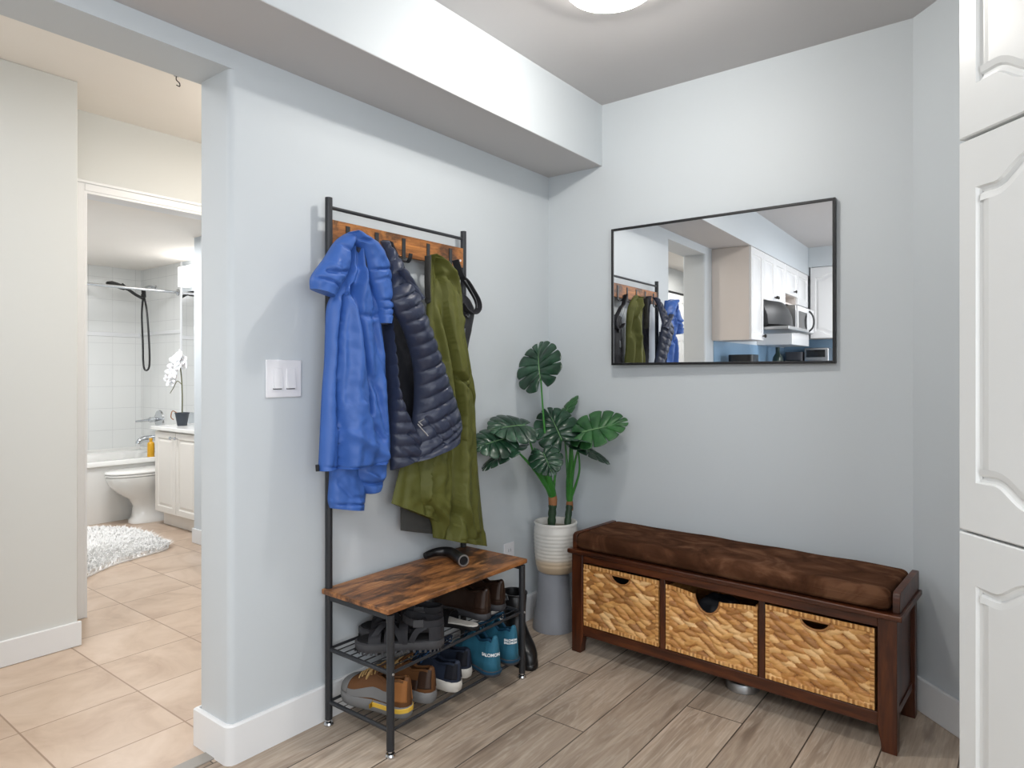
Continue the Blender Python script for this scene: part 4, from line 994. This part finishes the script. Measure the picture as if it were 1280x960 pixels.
def weave_front(w_, h_, seed, hole, top_cut=None):
    # braided rope rows as a height field; hole = (centre x, half width, depth from top, open top)
    step = .0026; nx, nz = int(w_/step), int(h_/step); rnd = random.Random(seed)
    xs = np.linspace(0, w_, nx+1); zs = np.linspace(0, h_, nz+1); Xg, Zg = np.meshgrid(xs, zs, indexing='ij')
    H = np.zeros_like(Xg)
    rowh = .0195; tw = .050; ST = np.zeros_like(Xg)
    Zw = Zg + .005*np.sin(Xg*21+seed) + .003*np.sin(Xg*47+seed*2)
    for r_ in range(-1, int(h_/rowh)+2):
        sg = 1 if r_ % 2 == 0 else -1
        for k in range(-1, int(w_/tw)+3):
            cx = k*tw + (.5*tw if r_ % 2 else 0) + rnd.uniform(-.006, .006); cz = (r_+.5)*rowh + rnd.uniform(-.002, .002)
            a = R(20+rnd.uniform(-8, 8))*(-1 if rnd.random() < .85 else 1)*1.0; ca, sa_ = math.cos(a), math.sin(a)
            dx, dz = Xg-cx, Zw-cz; u_ = (dx*ca+dz*sa_)/(tw*rnd.uniform(.62, .8)); v_ = (-dx*sa_+dz*ca)/(rowh*rnd.uniform(.60, .75))
            q = 1-u_*u_-v_*v_
            hq = np.sqrt(np.maximum(q, 0))*rnd.uniform(.75, 1.1); sv = rnd.random(); ST = np.where(hq > H, sv, ST); H = np.maximum(H, hq)
    # stitched border
    for cond, along in ((Xg < .014, Zg), (Xg > w_-.014, Zg), (Zg > h_-.016, Xg), (Zg < .014, Xg)):
        H = np.where(cond, .75+.3*np.abs(np.sin(along*math.pi/.0075+seed))**.6, H); ST = np.where(cond, .45+.4*np.sin(np.floor(along/.0075)*2.7+seed), ST)
    rn = np.random.RandomState(seed); H = H*.0115 + rn.rand(*H.shape)*.0009
    hx, hw_, hd, open_ = hole
    ztop = h_ - hd
    keep = np.ones((nx, nz), bool); vs = []; idx = {}
    for i in range(nx+1):
        for j in range(nz+1): vs.append((Xg[i, j], -H[i, j], Zg[i, j] + (top_cut(Xg[i, j])*(Zg[i, j]/h_) if top_cut else 0)))
    fs = []
    for i in range(nx):
        for j in range(nz):
            cx, cz = (xs[i]+xs[i+1])/2, (zs[j]+zs[j+1])/2
            z_hi = h_+.01 if open_ else h_-.020
            if cz < z_hi and ((cx-hx)/hw_)**2 + ((cz-z_hi)/(z_hi-ztop))**2 < 1: continue
            fs.append((i*(nz+1)+j, (i+1)*(nz+1)+j, (i+1)*(nz+1)+j+1, i*(nz+1)+j+1))
    z_hi = h_ if open_ else h_-.020
    rim = [(hx+hw_*math.cos(math.pi+math.pi*k/24), -.006, (h_+.01 if open_ else z_hi)+((h_+.01 if open_ else z_hi)-ztop)*math.sin(math.pi+math.pi*k/24)) for k in range(25)]
    if not open_: rim.append(rim[0])
    rim = [(x, y-.003, z+(top_cut(x)*(min(z, h_)/h_) if top_cut else 0)) for x, y, z in rim if z <= h_+.003]
    return MB().add(vs, fs), rim, np.clip(ST.reshape(-1), 0, 1)
def basket(label, x, w_, h_, seed, hole, z, tilt=0, top_cut=None, ydep=0):
    M4 = Matrix.Translation(BO) @ Matrix.Rotation(BA, 4, 'Z')
    loc = M4 @ Vector((x, .014+ydep, z))
    b = thing('woven_basket', label, 'basket', loc, BA, 'baskets in the storage bench')
    f, rim, strand_shade = weave_front(w_, h_, seed, hole, top_cut)
    fo = obj('front_panel', f, M['weave'], b, world=False, angle=80)
    at_ = fo.data.attributes.new('strand_shade', 'FLOAT', 'POINT'); at_.data.foreach_set('value', strand_shade.astype(np.float32))
    obj('handle_rim', MB().tube(rim, .0042, 8), M['weave'], b, world=False)
    dpt = .27; w = MB()
    w.box((.002, .003, 0), (.010, dpt, h_*.97)); w.box((w_-.010, .003, 0), (w_-.002, dpt, h_*.97)); w.box((.010, dpt-.008, 0), (w_-.010, dpt, h_*.97)); w.box((.010, .003, 0), (w_-.010, dpt-.008, .008))
    obj('basket_body', w, M['weave'], b, world=False)
    return b
b1_ = basket('woven straw basket in the left bay of the bench with small handle hole', .060, .361, .266, 3, (.185, .045, .055, False), .1255)
b2_ = basket('sagging woven straw basket in the middle bay with gaping open handle', .451, .364, .258, 8, (.172, .052, .062, True), .1255, top_cut=lambda x: -.020*math.exp(-((x-.2)/.10)**2)-.008*(x/.36), ydep=.003)
b3_ = basket('woven straw basket in the right bay of the bench beneath the cushion end', .845, .352, .266, 15, (.168, .047, .052, False), .1255)
M4 = Matrix.Translation(BO) @ Matrix.Rotation(BA, 4, 'Z')
# the dark cloths stuffed in the left and middle baskets
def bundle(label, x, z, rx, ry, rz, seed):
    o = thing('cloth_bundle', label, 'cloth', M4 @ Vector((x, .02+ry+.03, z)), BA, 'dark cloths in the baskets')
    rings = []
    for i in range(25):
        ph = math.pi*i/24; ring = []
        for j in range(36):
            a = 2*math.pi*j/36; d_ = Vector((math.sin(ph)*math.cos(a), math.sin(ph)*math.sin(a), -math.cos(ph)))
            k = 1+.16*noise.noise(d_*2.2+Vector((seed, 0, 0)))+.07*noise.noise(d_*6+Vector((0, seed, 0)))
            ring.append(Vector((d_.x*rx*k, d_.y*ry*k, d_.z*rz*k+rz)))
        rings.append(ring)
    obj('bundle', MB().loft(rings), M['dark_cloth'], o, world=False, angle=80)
bundle('dark cloth bundle showing through the open handle of the middle basket', .625, .134, .12, .08, .105, 4)
bundle('dark cloth bundle glimpsed through the handle hole of the left basket', .235, .134, .13, .09, .105, 9)
# pale round disc on the floor under the bench
dc = thing('round_tin', 'small pale round tin on the floor underneath the bench', 'tin', (1.09, -.255, 0))
obj('tin_body', MB().lathe([(.002, 0), (.058, 0), (.062, .004), (.062, .03), (.058, .036), (.05, .038), (.002, .040)], (1.09, -.255, 0), 40), M['steel'], dc, angle=40)

# ------------------------------------------------------------------ bits in the hall
dm = thing('door_bumper', 'small white rounded bumper at the foot of the wall end in the tiled hall', 'bumper', (-.218, -1.715, .09))
obj('bumper_cap', MB().lathe([(.03, 0), (.032, .004), (.030, .014), (.022, .022), (.01, .026), (.001, .027)], (0,0,0), 28, Matrix.Translation((-.203, -1.715, .085)) @ Matrix.Rotation(R(-90), 4, 'Y')), M['switch'], dm)
obj('bumper_base', MB().lathe([(.001, 0), (.036, 0), (.036, .003), (.03, .005), (.001, .005)], (0,0,0), 28, Matrix.Translation((-.202, -1.715, .085)) @ Matrix.Rotation(R(-90), 4, 'Y')), M['trim'], dm)
hk = thing('ceiling_hook', 'tiny metal hook screwed into the hall ceiling beyond the opening', 'hook', (-1.0, -1.43, ZC))
obj('hook_plate', MB().lathe([(.001, ZC), (.011, ZC), (.009, ZC-.003), (.001, ZC-.003)], (-1.0, -1.43, 0), 14), M['steel'], hk)
obj('hook_wire', MB().tube(spline([(-1.0, -1.43, ZC), (-1.0, -1.43, ZC-.018), (-.993, -1.42, ZC-.03), (-1.0, -1.415, ZC-.042), (-1.01, -1.425, ZC-.036)], 14), .0022, 6), M['bronze'], hk)

# ------------------------------------------------------------------ bathroom
tubm = thing('bathtub', 'white bathtub against the tiled back wall of the bathroom', 'bathtub', (-4.355, -.9, 0))
def rrect(x0, x1, y0, y1, r, z, n=6):
    p = []
    for cx, cy, a0 in ((x1-r, y1-r, 0), (x0+r, y1-r, 90), (x0+r, y0+r, 180), (x1-r, y0+r, 270)):
        for k in range(n+1):
            a = R(a0+90*k/n); p.append(Vector((cx+r*math.cos(a), cy+r*math.sin(a), z)))
    return p
tx0, tx1, ty0, ty1 = -4.715, -3.985, -1.78, .015
rings = [rrect(tx0, tx1-.02, ty0, ty1, .01, 0), rrect(tx0, tx1-.02, ty0, ty1, .01, .45), rrect(tx0, tx1, ty0, ty1, .012, .465), rrect(tx0, tx1, ty0, ty1, .012, .495), rrect(tx0+.006, tx1-.006, ty0+.006, ty1-.006, .012, .503), rrect(tx0+.07, tx1-.07, ty0+.09, ty1-.09, .12, .503), rrect(tx0+.085, tx1-.085, ty0+.105, ty1-.105, .12, .49), rrect(tx0+.13, tx1-.13, ty0+.22, ty1-.16, .13, .13), rrect(tx0+.2, tx1-.2, ty0+.3, ty1-.25, .1, .10)]
obj('tub_shell', MB().loft(rings), M['white_gloss'], tubm, angle=45)
obj('tub_flange', MB().box((tx0, ty1-.012, .5), (tx1, ty1+.003, .53)).box((tx0-.004, ty0, .5), (tx0+.008, ty1, .53)), M['white_gloss'], tubm, bevel=.003)
# toilet faces -y
tl = thing('toilet', 'white toilet with closed lid between bathtub and vanity', 'toilet', (-3.822, -.25, 0))
TX = -3.822
def oval(cx, cy, rx, ry, z, n=40, sq=2.3):
    o = []
    for k in range(n):
        a = 2*math.pi*k/n; c, s_ = math.cos(a), math.sin(a)
        o.append(Vector((cx+rx*math.copysign(abs(c)**(2/sq), c), cy+ry*math.copysign(abs(s_)**(2/sq), s_), z)))
    return o
rings = [oval(TX, -.235, .105, .22, 0, sq=3), oval(TX, -.235, .105, .22, .02, sq=3), oval(TX, -.225, .09, .205, .05, sq=3), oval(TX, -.225, .088, .20, .14), oval(TX, -.245, .10, .215, .20), oval(TX, -.29, .122, .255, .26), oval(TX, -.32, .142, .285, .32), oval(TX, -.335, .152, .29, .365), oval(TX, -.335, .154, .292, .385), oval(TX, -.335, .148, .285, .39)]
obj('bowl', MB().loft(rings), M['white_gloss'], tl, angle=50)
obj('seat', MB().loft([oval(TX, -.335, .152, .292, .392), oval(TX, -.335, .157, .298, .396), oval(TX, -.335, .157, .298, .405), oval(TX, -.335, .152, .292, .409)]), M['white_gloss'], tl, angle=50)
obj('lid', MB().loft([oval(TX, -.335, .154, .294, .412), oval(TX, -.335, .159, .30, .416), oval(TX, -.335, .159, .30, .424), oval(TX, -.335, .148, .285, .432), oval(TX, -.335, .10, .2, .436)]), M['white_gloss'], tl, angle=50)
tk = obj('tank', MB().loft([rrect(TX-.15, TX+.15, -.165, .012, .03, .38), rrect(TX-.155, TX+.155, -.17, .012, .03, .42), rrect(TX-.158, TX+.158, -.175, .012, .03, .72)]), M['white_gloss'], tl, angle=40)
obj('tank_lid', MB().loft([rrect(TX-.160, TX+.160, -.185, .014, .03, .722), rrect(TX-.162, TX+.162, -.19, .014, .03, .735), rrect(TX-.155, TX+.155, -.18, .01, .03, .752)]), M['white_gloss'], tk, angle=40)
# vanity
va = thing('vanity_cabinet', 'cream bathroom vanity cabinet with white sink top beside the toilet', 'vanity', (-3.28, -.15, 0))
obj('cabinet_body', MB().box((-3.62, -.325, .105), (-2.803, .018, .765)).box((-3.60, -.285, 0), (-2.803, .018, .105)), M['cream'], va, bevel=.002)
for x0, x1 in ((-3.62, -3.284), (-3.278, -2.942)):
    d_ = MB(); o_ = lambda e, y: [Vector((x0+e, y, .115+e)), Vector((x1-e, y, .115+e)), Vector((x1-e, y, .755-e)), Vector((x0+e, y, .755-e))]
    dd = obj('door', d_.loft([o_(0, -.325), o_(0, -.342), o_(.003, -.345), o_(.045, -.345), o_(.052, -.336), o_(.06, -.336), o_(.075, -.343)]), M['cream'], va, angle=25)
    kx = x1-.035 if x0 < -3.5 else x0+.035
    obj('knob', MB().lathe([(.005, 0), (.005, .012), (.013, .018), (.014, .025), (.008, .03), (.001, .031)], (0,0,0), 16, Matrix.Translation((kx, -.345, .715)) @ Matrix.Rotation(R(90), 4, 'X')), M['chrome'], dd)
obj('countertop', MB().box((-3.655, -.365, .767), (-2.803, .018, .797)).box((-3.655, -.002, .797), (-2.803, .018, .88)), M['white_gloss'], va, bevel=.005, seg=3)
obj('faucet', MB().lathe([(.001, .797), (.028, .797), (.026, .806), (.016, .812), (.014, .90), (.001, .905)], (-3.16, -.06, 0), 18).tube(spline([(-3.16, -.06, .88), (-3.16, -.10, .90), (-3.16, -.16, .89), (-3.16, -.18, .865)], 12), .010, 10), M['chrome'], va)
# bathroom mirror and light above the vanity
bm_ = thing('bathroom_mirror', 'plain frameless mirror on the wall above the vanity', 'mirror', (-3.4, .015, 1.4))
obj('mirror_glass', MB().box((-3.90, .012, .885), (-2.82, .0198, 1.93)), M['mirror'], bm_, smooth=False)
sc = thing('vanity_light', 'glowing white light bar above the bathroom mirror', 'wall lamp', (-3.4, .0, 2.05))
obj('back_plate', MB().box((-3.78, -.01, 1.98), (-3.1, .0195, 2.10)), M['chrome'], sc, bevel=.003)
obj('lamp_shade', MB().loft([rrect(-3.76, -3.12, -.10, -.012, .02, z) for z in (1.96, 2.12)]), M['sconce'], sc, angle=40)
# orchid
OX, OY, OZ = -3.47, -.20, .7975
oc_ = thing('potted_orchid', 'white orchid in a small charcoal pot on the vanity top', 'potted plant', (OX, OY, OZ))
obj('pot', MB().lathe([(.002, 0), (.036, 0), (.052, .095), (.055, .097), (.055, .105), (.049, .105), (.046, .09), (.002, .088)], (OX, OY, OZ), 28), M['orchid_pot'], oc_, angle=40)
sp_ = spline([(OX, OY, OZ+.08), (OX+.003, OY, OZ+.25), (OX-.006, OY-.005, OZ+.42), (OX-.03, OY-.012, OZ+.52), (OX-.075, OY-.02, OZ+.54), (OX-.13, OY-.03, OZ+.47)], 24)
obj('stem', MB().tube(sp_, .0055, 8), M['orchid_stem'], oc_)
obj('stem', MB().tube(spline([(OX-.002, OY, OZ+.33), (OX-.06, OY-.01, OZ+.36), (OX-.12, OY-.015, OZ+.30), (OX-.16, OY-.02, OZ+.26)], 14), .0035, 6), M['orchid_stem'], oc_)
obj('root', MB().tube(spline([(OX-.02, OY-.03, OZ+.10), (OX-.035, OY-.06, OZ+.12), (OX-.03, OY-.075, OZ+.07), (OX-.015, OY-.06, OZ+.05)], 12), .004, 6), M['sheath'], oc_)
def petal_mesh(L, Wd, curl):
    vs, fs = [], []
    for i in range(7):
        f = i/6; hw_ = Wd/2*math.sin(math.pi*min(1, f*.9+.08))**.7
        for j in range(5):
            c = j/4*2-1; vs.append(Vector((c*hw_, f*L, curl*f*f*L - .12*abs(c)*hw_)))
    for i in range(6):
        for j in range(4): fs.append((i*5+j, i*5+j+1, (i+1)*5+j+1, (i+1)*5+j))
    return vs, fs
rnd = random.Random(5)
FL = [(.01, -.03, .545), (.055, -.03, .53), (-.035, -.04, .52), (.03, -.04, .49), (.075, -.02, .50), (-.055, -.04, .47), (.005, -.05, .505), (-.095, -.04, .39), (-.075, -.05, .42), (-.125, -.035, .36), (.045, -.045, .565)]
for fx_, fy_, fz_ in FL:
    c0 = Vector((OX+fx_, OY+fy_, OZ+fz_)); nrm_ = Vector((rnd.uniform(-.2, .9), -1, rnd.uniform(-.3, .3))).normalized(); q_ = nrm_.to_track_quat('Z', 'Y').to_matrix().to_4x4()
    w = MB()
    for k in range(5):
        vs, fs = petal_mesh(.060 if k in (1, 4) else .052, .058 if k in (1, 4) else .038, .12); Rk = Matrix.Rotation(2*math.pi*k/5+rnd.uniform(-.1, .1), 4, 'Z')
        w.add([Matrix.Translation(c0) @ q_ @ Rk @ p for p in vs], fs)
    obj('flower', w, M['petal'], oc_, solid=.001, angle=80)
# shower
SX = -4.36
sh_ = thing('hand_shower', 'black hand shower with long hose hanging on the tiled shower wall', 'shower', (SX, .0, 1.97))
obj('shower_arm', MB().tube(spline([(SX-.06, .018, 2.005), (SX-.06, -.03, 2.02), (SX-.04, -.08, 2.0), (SX-.02, -.105, 1.965)], 14), .010, 10).lathe([(.001, 0), (.028, 0), (.026, .006), (.012, .012), (.001, .012)], (0,0,0), 20, Matrix.Translation((SX-.06, .019, 2.005)) @ Matrix.Rotation(R(90), 4, 'X')), M['chrome'], sh_)
obj('holder', MB().tube([(SX-.02, -.105, 1.975), (SX, -.11, 1.91)], .018, 14).tube([(SX-.01, -.115, 1.93), (SX+.02, -.125, 1.90)], .016, 12), M['black'], sh_)
hd = obj('handset', MB().tube(spline([(SX+.01, -.12, 1.895), (SX-.0, -.18, 1.925), (SX-.0, -.25, 1.97), (SX-.0, -.30, 1.99)], 14), [.013]*10+[.016, .02, .026, .03], 12).lathe([(.001, .03), (.04, .028), (.074, .010), (.080, -.008), (.070, -.016), (.001, -.016)], (0,0,0), 28, Matrix.Translation((SX, -.345, 1.99)) @ Matrix.Rotation(R(-14), 4, 'X') @ Matrix.Rotation(R(14), 4, 'Y')), M['black'], sh_)
hose = [(SX+.015, -.125, 1.89), (SX-.02, -.12, 1.75), (SX-.045, -.10, 1.5), (SX-.06, -.09, 1.33), (SX-.03, -.09, 1.255), (SX+.03, -.085, 1.26), (SX+.055, -.085, 1.34), (SX+.05, -.09, 1.55), (SX+.035, -.10, 1.78), (SX+.0, -.11, 1.92)]
obj('hose', MB().tube(spline(hose, 60), .0085, 8), M['black'], sh_)
rd = thing('shower_rod', 'long chrome shower curtain rod above the bathtub', 'curtain rod', (-3.99, -.9, 1.94))
obj('rod', MB().tube([(-3.99, -1.798, 1.937), (-3.99, .015, 1.937)], .0125, 14), M['chrome'], rd)
obj('rod_flange', MB().lathe([(.001, 0), (.03, 0), (.028, .008), (.016, .016), (.001, .016)], (0,0,0), 24, Matrix.Translation((-3.99, .0195, 1.937)) @ Matrix.Rotation(R(90), 4, 'X')), M['chrome'], rd)
vl = thing('tub_valve', 'chrome round tub valve with lever on the shower wall', 'tap', (SX+.02, .01, .80))
MX = lambda x, y, z: Matrix.Translation((x, y, z)) @ Matrix.Rotation(R(90), 4, 'X')
obj('escutcheon', MB().lathe([(.001, 0), (.085, 0), (.08, .012), (.05, .02), (.03, .03), (.001, .03)], (0,0,0), 32, MX(SX+.02, .0195, .80)), M['chrome'], vl)
obj('lever', MB().lathe([(.02, 0), (.024, .03), (.024, .06), (.015, .07), (.001, .07)], (0,0,0), 20, MX(SX+.02, -.01, .80)).tube([(SX+.02, -.06, .80), (SX-.03, -.12, .79), (SX-.07, -.15, .785)], [.014, .012, .009], 10), M['chrome'], vl)
spo = thing('tub_spout', 'chrome tub spout below the round valve', 'tap', (SX+.03, .0, .625))
obj('spout', MB().tube(spline([(SX+.03, .019, .635), (SX+.03, -.06, .635), (SX+.03, -.13, .628), (SX+.03, -.165, .612), (SX+.03, -.175, .59)], 14), [.026]*6+[.027, .028, .028, .027, .026, .025, .024, .022], 16), M['chrome'], spo)
yb = thing('yellow_bottle', 'tall yellow bottle standing on the bathtub rim behind the toilet', 'bottle', (-4.02, -.20, .503))
obj('bottle', MB().lathe([(.001, .503), (.026, .503), (.028, .51), (.028, .61), (.024, .625), (.012, .632), (.012, .645), (.001, .645)], (-4.02, -.20, 0), 22), M['yellow'], yb, angle=50)
obj('bottle_cap', MB().lathe([(.001, .645), (.014, .645), (.014, .66), (.012, .663), (.001, .663)], (-4.02, -.20, 0), 18), M['yellow'], yb, angle=50)
# shaggy rug: a soft base with tufts of fleece
def rug():
    poly = [(-2.42, -1.32), (-2.62, -1.06), (-2.70, -.82), (-2.78, -.63), (-3.0, -.585), (-3.35, -.56), (-3.62, -.62), (-3.80, -.80), (-3.78, -1.1), (-3.6, -1.35), (-3.2, -1.45), (-2.8, -1.45)]
    P2 = [Vector((x, y, 0)) for x, y in poly]
    smooth_ = spline(P2+[P2[0]], 72)[:-1]; c = sum(smooth_, Vector())/72
    b = MB().loft([smooth_, [p+Vector((0, 0, .008)) for p in smooth_], [c+(p-c)*.97+Vector((0, 0, .016)) for p in smooth_]])
    tuft = MB(); rnd = random.Random(2)
    def inside(x, y):
        r_ = False
        for a, d_ in zip(smooth_, smooth_[1:]+smooth_[:1]):
            if (a.y > y) != (d_.y > y) and x < (d_.x-a.x)*(y-a.y)/(d_.y-a.y)+a.x: r_ = not r_
        return r_
    n = 0
    while n < 9000:
        x, y = rnd.uniform(-3.85, -2.4), rnd.uniform(-1.5, -.5)
        if not inside(x, y): continue
        n += 1
        o = Vector((x-c.x, y-c.y, 0)).normalized()*.018; l = Vector((rnd.uniform(-.03, .03), rnd.uniform(-.03, .03), rnd.uniform(.014, .034)))+o
        p = Vector((x, y, .012)); s_ = Vector((-l.y, l.x, 0)).normalized()*.0035
        m_ = p+l*.5+Vector((0, 0, .009)); e2 = p+l
        tuft.add([p-s_, p+s_, m_+s_*.9, m_-s_*.9, e2], [(0, 1, 2, 3), (3, 2, 4)])
    return b, tuft
rg = thing('bath_rug', 'fluffy white shag rug on the tiled bathroom floor', 'rug', (-3.1, -1.0, 0))
b, tuft = rug(); obj('rug_base', b, M['rug'], rg); tf = obj('fleece', tuft, M['rug'], rg); tf['kind'] = 'stuff'

# ------------------------------------------------------------------ kitchen behind the camera, seen in the mirror
KD = .322
def kdoor(parent, y0, y1, z0, z1, x, knob=None, arch=False):
    o_ = lambda e, d_: [Vector((x+d_, y0+e, z0+e)), Vector((x+d_, y1-e, z0+e)), Vector((x+d_, y1-e, z1-e)), Vector((x+d_, y0+e, z1-e))]
    d = obj('door', MB().loft([o_(0, 0), o_(0, .016), o_(.003, .019), o_(.055, .019), o_(.06, .011), o_(.07, .011), o_(.09, .017)]), M['kitchen_white'], parent, angle=25)
    if knob: obj('knob', MB().lathe([(.006, 0), (.006, .012), (.015, .02), (.015, .028), (.008, .032), (.001, .033)], (0,0,0), 16, Matrix.Translation((x+.019, knob[0], knob[1])) @ Matrix.Rotation(R(90), 4, 'Y')), M['bronze'], d)
def kcab(label, y0, y1, z0, doors, knobs):
    k = thing('wall_cabinet', label, 'cabinet', (KD/2, (y0+y1)/2, z0), 0, 'white kitchen wall cabinets')
    obj('carcass', MB().box((0.001, y0, z0), (KD-.02, y1, 2.232)), M['kitchen_side'], k, smooth=False)
    n = doors; 
    for i in range(n):
        a = y0+(y1-y0)*i/n+.001; b = y0+(y1-y0)*(i+1)/n-.001
        kdoor(k, a, b, z0+.002, 2.228, KD-.019, knobs[i])
kcab('tall white wall cabinet with beige side panel at the start of the kitchen row', -3.03, -2.667, 1.475, 1, [(-3.0, 1.515)])
kcab('short white wall cabinet above the black range hood', -3.80, -3.032, 1.83, 2, [(-3.45, 1.875), (-3.40, 1.875)])
kcab('small white wall cabinet above the grey open niche', -4.31, -3.802, 1.95, 1, [(-4.15, 1.995)])
kcab('white wall cabinet at the far corner of the kitchen row', -4.80, -4.312, 1.88, 1, [None])
nc = thing('niche_shelf', 'open grey shelf niche between hood and microwave', 'shelf', (.15, -4.0, 1.85))
obj('shelf_board', MB().box((0.001, -4.31, 1.86), (KD-.02, -3.81, 1.875)), M['kitchen_side'], nc, smooth=False)
obj('side_panel', MB().box((0.001, -4.31, 1.876), (KD-.02, -4.295, 1.949)), M['kitchen_side'], nc, smooth=False)
hd_ = thing('range_hood', 'black range hood with curved front under the short cabinet', 'range hood', (.2, -3.42, 1.6))
rings = []
for z, dx, dy in ((1.60, .43, 0), (1.62, .46, 0), (1.70, .45, .0), (1.78, .42, .0), (1.829, .38, 0)):
    ring = [Vector((.002, -3.79, z)), Vector((.002, -3.04, z))]
    for k in range(13):
        a = k/12; ring.append(Vector((dx-.10*(2*a-1)**2, -3.04-.75*a, z)))
    rings.append(ring)
obj('canopy', MB().loft(rings), M['black'], hd_, angle=40)
obj('visor', MB().box((.05, -3.78, 1.57), (.52, -3.05, 1.60)), M['steel'], hd_, bevel=.006)
mw = thing('microwave', 'white microwave with black window hanging under the corner cabinets', 'microwave', (.2, -4.55, 1.6))
obj('case', MB().box((.002, -4.80, 1.60), (.37, -4.02, 1.858)), M['steel'], mw, bevel=.006)
obj('door', MB().box((.37, -4.60, 1.61), (.385, -4.03, 1.85)), M['kitchen_white'], mw, bevel=.004)
obj('window', MB().box((.384, -4.42, 1.63), (.389, -4.06, 1.80)), M['glass_black'], mw, bevel=.002)
obj('handle', MB().tube(spline([(.386, -4.53, 1.83), (.42, -4.535, 1.78), (.43, -4.54, 1.72), (.42, -4.535, 1.66), (.386, -4.53, 1.62)], 16), .009, 8), M['black'], mw)
obj('control_panel', MB().box((.37, -4.795, 1.61), (.383, -4.605, 1.85)), M['kitchen_white'], mw, bevel=.003)
sp2 = thing('drop_cabinet', 'shallow white cabinet box beneath the microwave', 'cabinet', (.12, -3.9, 1.475))
obj('panel_body', MB().box((.001, -4.80, 1.475), (.33, -4.03, 1.598)), M['kitchen_white'], sp2, bevel=.002)
# cabinets on the far wall
fc = thing('end_wall_cabinet', 'white wall cabinet with arched panel doors on the far kitchen wall', 'cabinet', (1.0, -5.0, 1.56), 0)
obj('carcass', MB().box((.33, -5.149, 1.56), (1.35, -4.88, 2.32)), M['kitchen_side'], fc, smooth=False)
for i in range(2):
    a, b = .332+.51*i, .332+.51*i+.506
    inn = panel_outline(.05, .456, 1.63, 2.21, True, True); N_ = len(inn); n_ = (N_-2)//2
    def oo(e, y): return [Vector((a+e+(.506-2*e)*k/n_, y, 1.562+e)) for k in range(n_+1)] + [Vector((b-e-(.506-2*e)*k/n_, y, 2.318-e)) for k in range(n_+1)]
    def ii(sc_, y): return [Vector((a+.253+(x-.253)*sc_, y, 1.92+(z-1.92)*sc_)) for x, z in inn]
    obj('door', MB().loft([oo(0, -4.88), oo(0, -4.865), oo(.003, -4.861), ii(1, -4.861), ii(.97, -4.869), ii(.93, -4.869), ii(.85, -4.863)]), M['kitchen_white'], fc, angle=7)
sbox('trim_kitchen_backsplash', (0.0005, -5.15, .9), (.006, -2.70, 1.474), M['backsplash'], smooth=False)
sbox('trim_kitchen_backsplash_end', (.006, -5.1505, .9), (1.5, -5.142, 1.559), M['backsplash'], smooth=False)
sbox('ceiling_soffit_end', (.319, -5.15, 2.322), (3.19, -4.84, ZC), M['wall'], smooth=False)
kb = thing('base_cabinet', 'row of white base cabinets along the kitchen wall behind the camera', 'cabinet', (.3, -3.9, 0))
obj('carcass', MB().box((.012, -5.13, .09), (.58, -2.70, .87)).box((.012, -5.13, 0), (.53, -2.70, .09)), M['kitchen_white'], kb, bevel=.002)
for i in range(4):
    y1 = -2.702-.47*i; kdoor(kb, y1-.466, y1, .1, .86, .58, (y1-.43, .78))
kw = thing('worktop', 'grey kitchen worktop under the wall cabinets', 'worktop', (.3, -3.9, .87))
obj('slab', MB().box((.007, -5.14, .871), (.62, -2.69, .908)), M['worktop'], kw, bevel=.005)
cm = thing('coffee_maker', 'black coffee maker on the worktop by the kitchen wall', 'coffee maker', (.16, -3.0, .909))
obj('housing', MB().loft([rrect(.06, .26, -3.10, -2.88, .03, z) for z in (.909, .94)]).loft([rrect(.06, .13, -3.10, -2.88, .03, z) for z in (.94, 1.25)]).loft([rrect(.06, .27, -3.10, -2.88, .04, z) for z in (1.25, 1.36)]), M['black'], cm, angle=40)
obj('carafe', MB().lathe([(.001, .942), (.05, .942), (.062, .99), (.055, 1.06), (.04, 1.1), (.001, 1.1)], (.195, -2.99, 0), 24), M['glass_black'], cm)
gb = thing('dark_bottle', 'dark green bottle on the kitchen worktop near the corner', 'bottle', (.12, -4.35, .909))
obj('bottle', MB().lathe([(.001, .909), (.055, .909), (.058, .92), (.058, 1.28), (.045, 1.36), (.02, 1.40), (.02, 1.46), (.001, 1.46)], (.12, -4.35, 0), 24), M['green_bottle'], gb)
af = thing('kitchen_appliance', 'tall dark grey ribbed appliance on the worktop in the kitchen corner', 'appliance', (.17, -4.98, .909))
obj('housing', MB().loft([rrect(.07, .25, -5.12, -4.87, .02, z) for z in (.909, 1.42)]), M['slot'], af, angle=40)
obj('rib', MB().box((.085, -4.872, 1.32), (.235, -4.862, 1.335)), M['black'], af, bevel=.003)
bx_ = thing('storage_box', 'white box under the toaster oven on the kitchen worktop', 'box', (.38, -5.0, .909))
obj('box_body', MB().box((.265, -5.12, .909), (.51, -4.88, 1.16)), M['kitchen_white'], bx_, bevel=.006)
obj('box_lid', MB().box((.262, -5.122, 1.16), (.513, -4.877, 1.18)), M['kitchen_white'], bx_, bevel=.004)
to = thing('toaster_oven', 'silver toaster oven with dark window on the white box', 'toaster oven', (.38, -5.0, 1.181))
obj('case', MB().box((.265, -5.12, 1.195), (.51, -4.885, 1.46)), M['steel'], to, bevel=.012, seg=3)
obj('window', MB().box((.285, -4.886, 1.36), (.475, -4.879, 1.44)), M['glass_black'], to, bevel=.002)
obj('handle', MB().tube(spline([(.29, -4.884, 1.325), (.30, -4.86, 1.325), (.46, -4.86, 1.325), (.47, -4.884, 1.325)], 14), .008, 8), M['chrome'], to)
for x in (.29, .48):
    for y in (-5.09, -4.91): obj('foot', MB().lathe([(.001, 1.181), (.012, 1.181), (.012, 1.196), (.001, 1.196)], (x, y, 0), 12), M['black'], to)
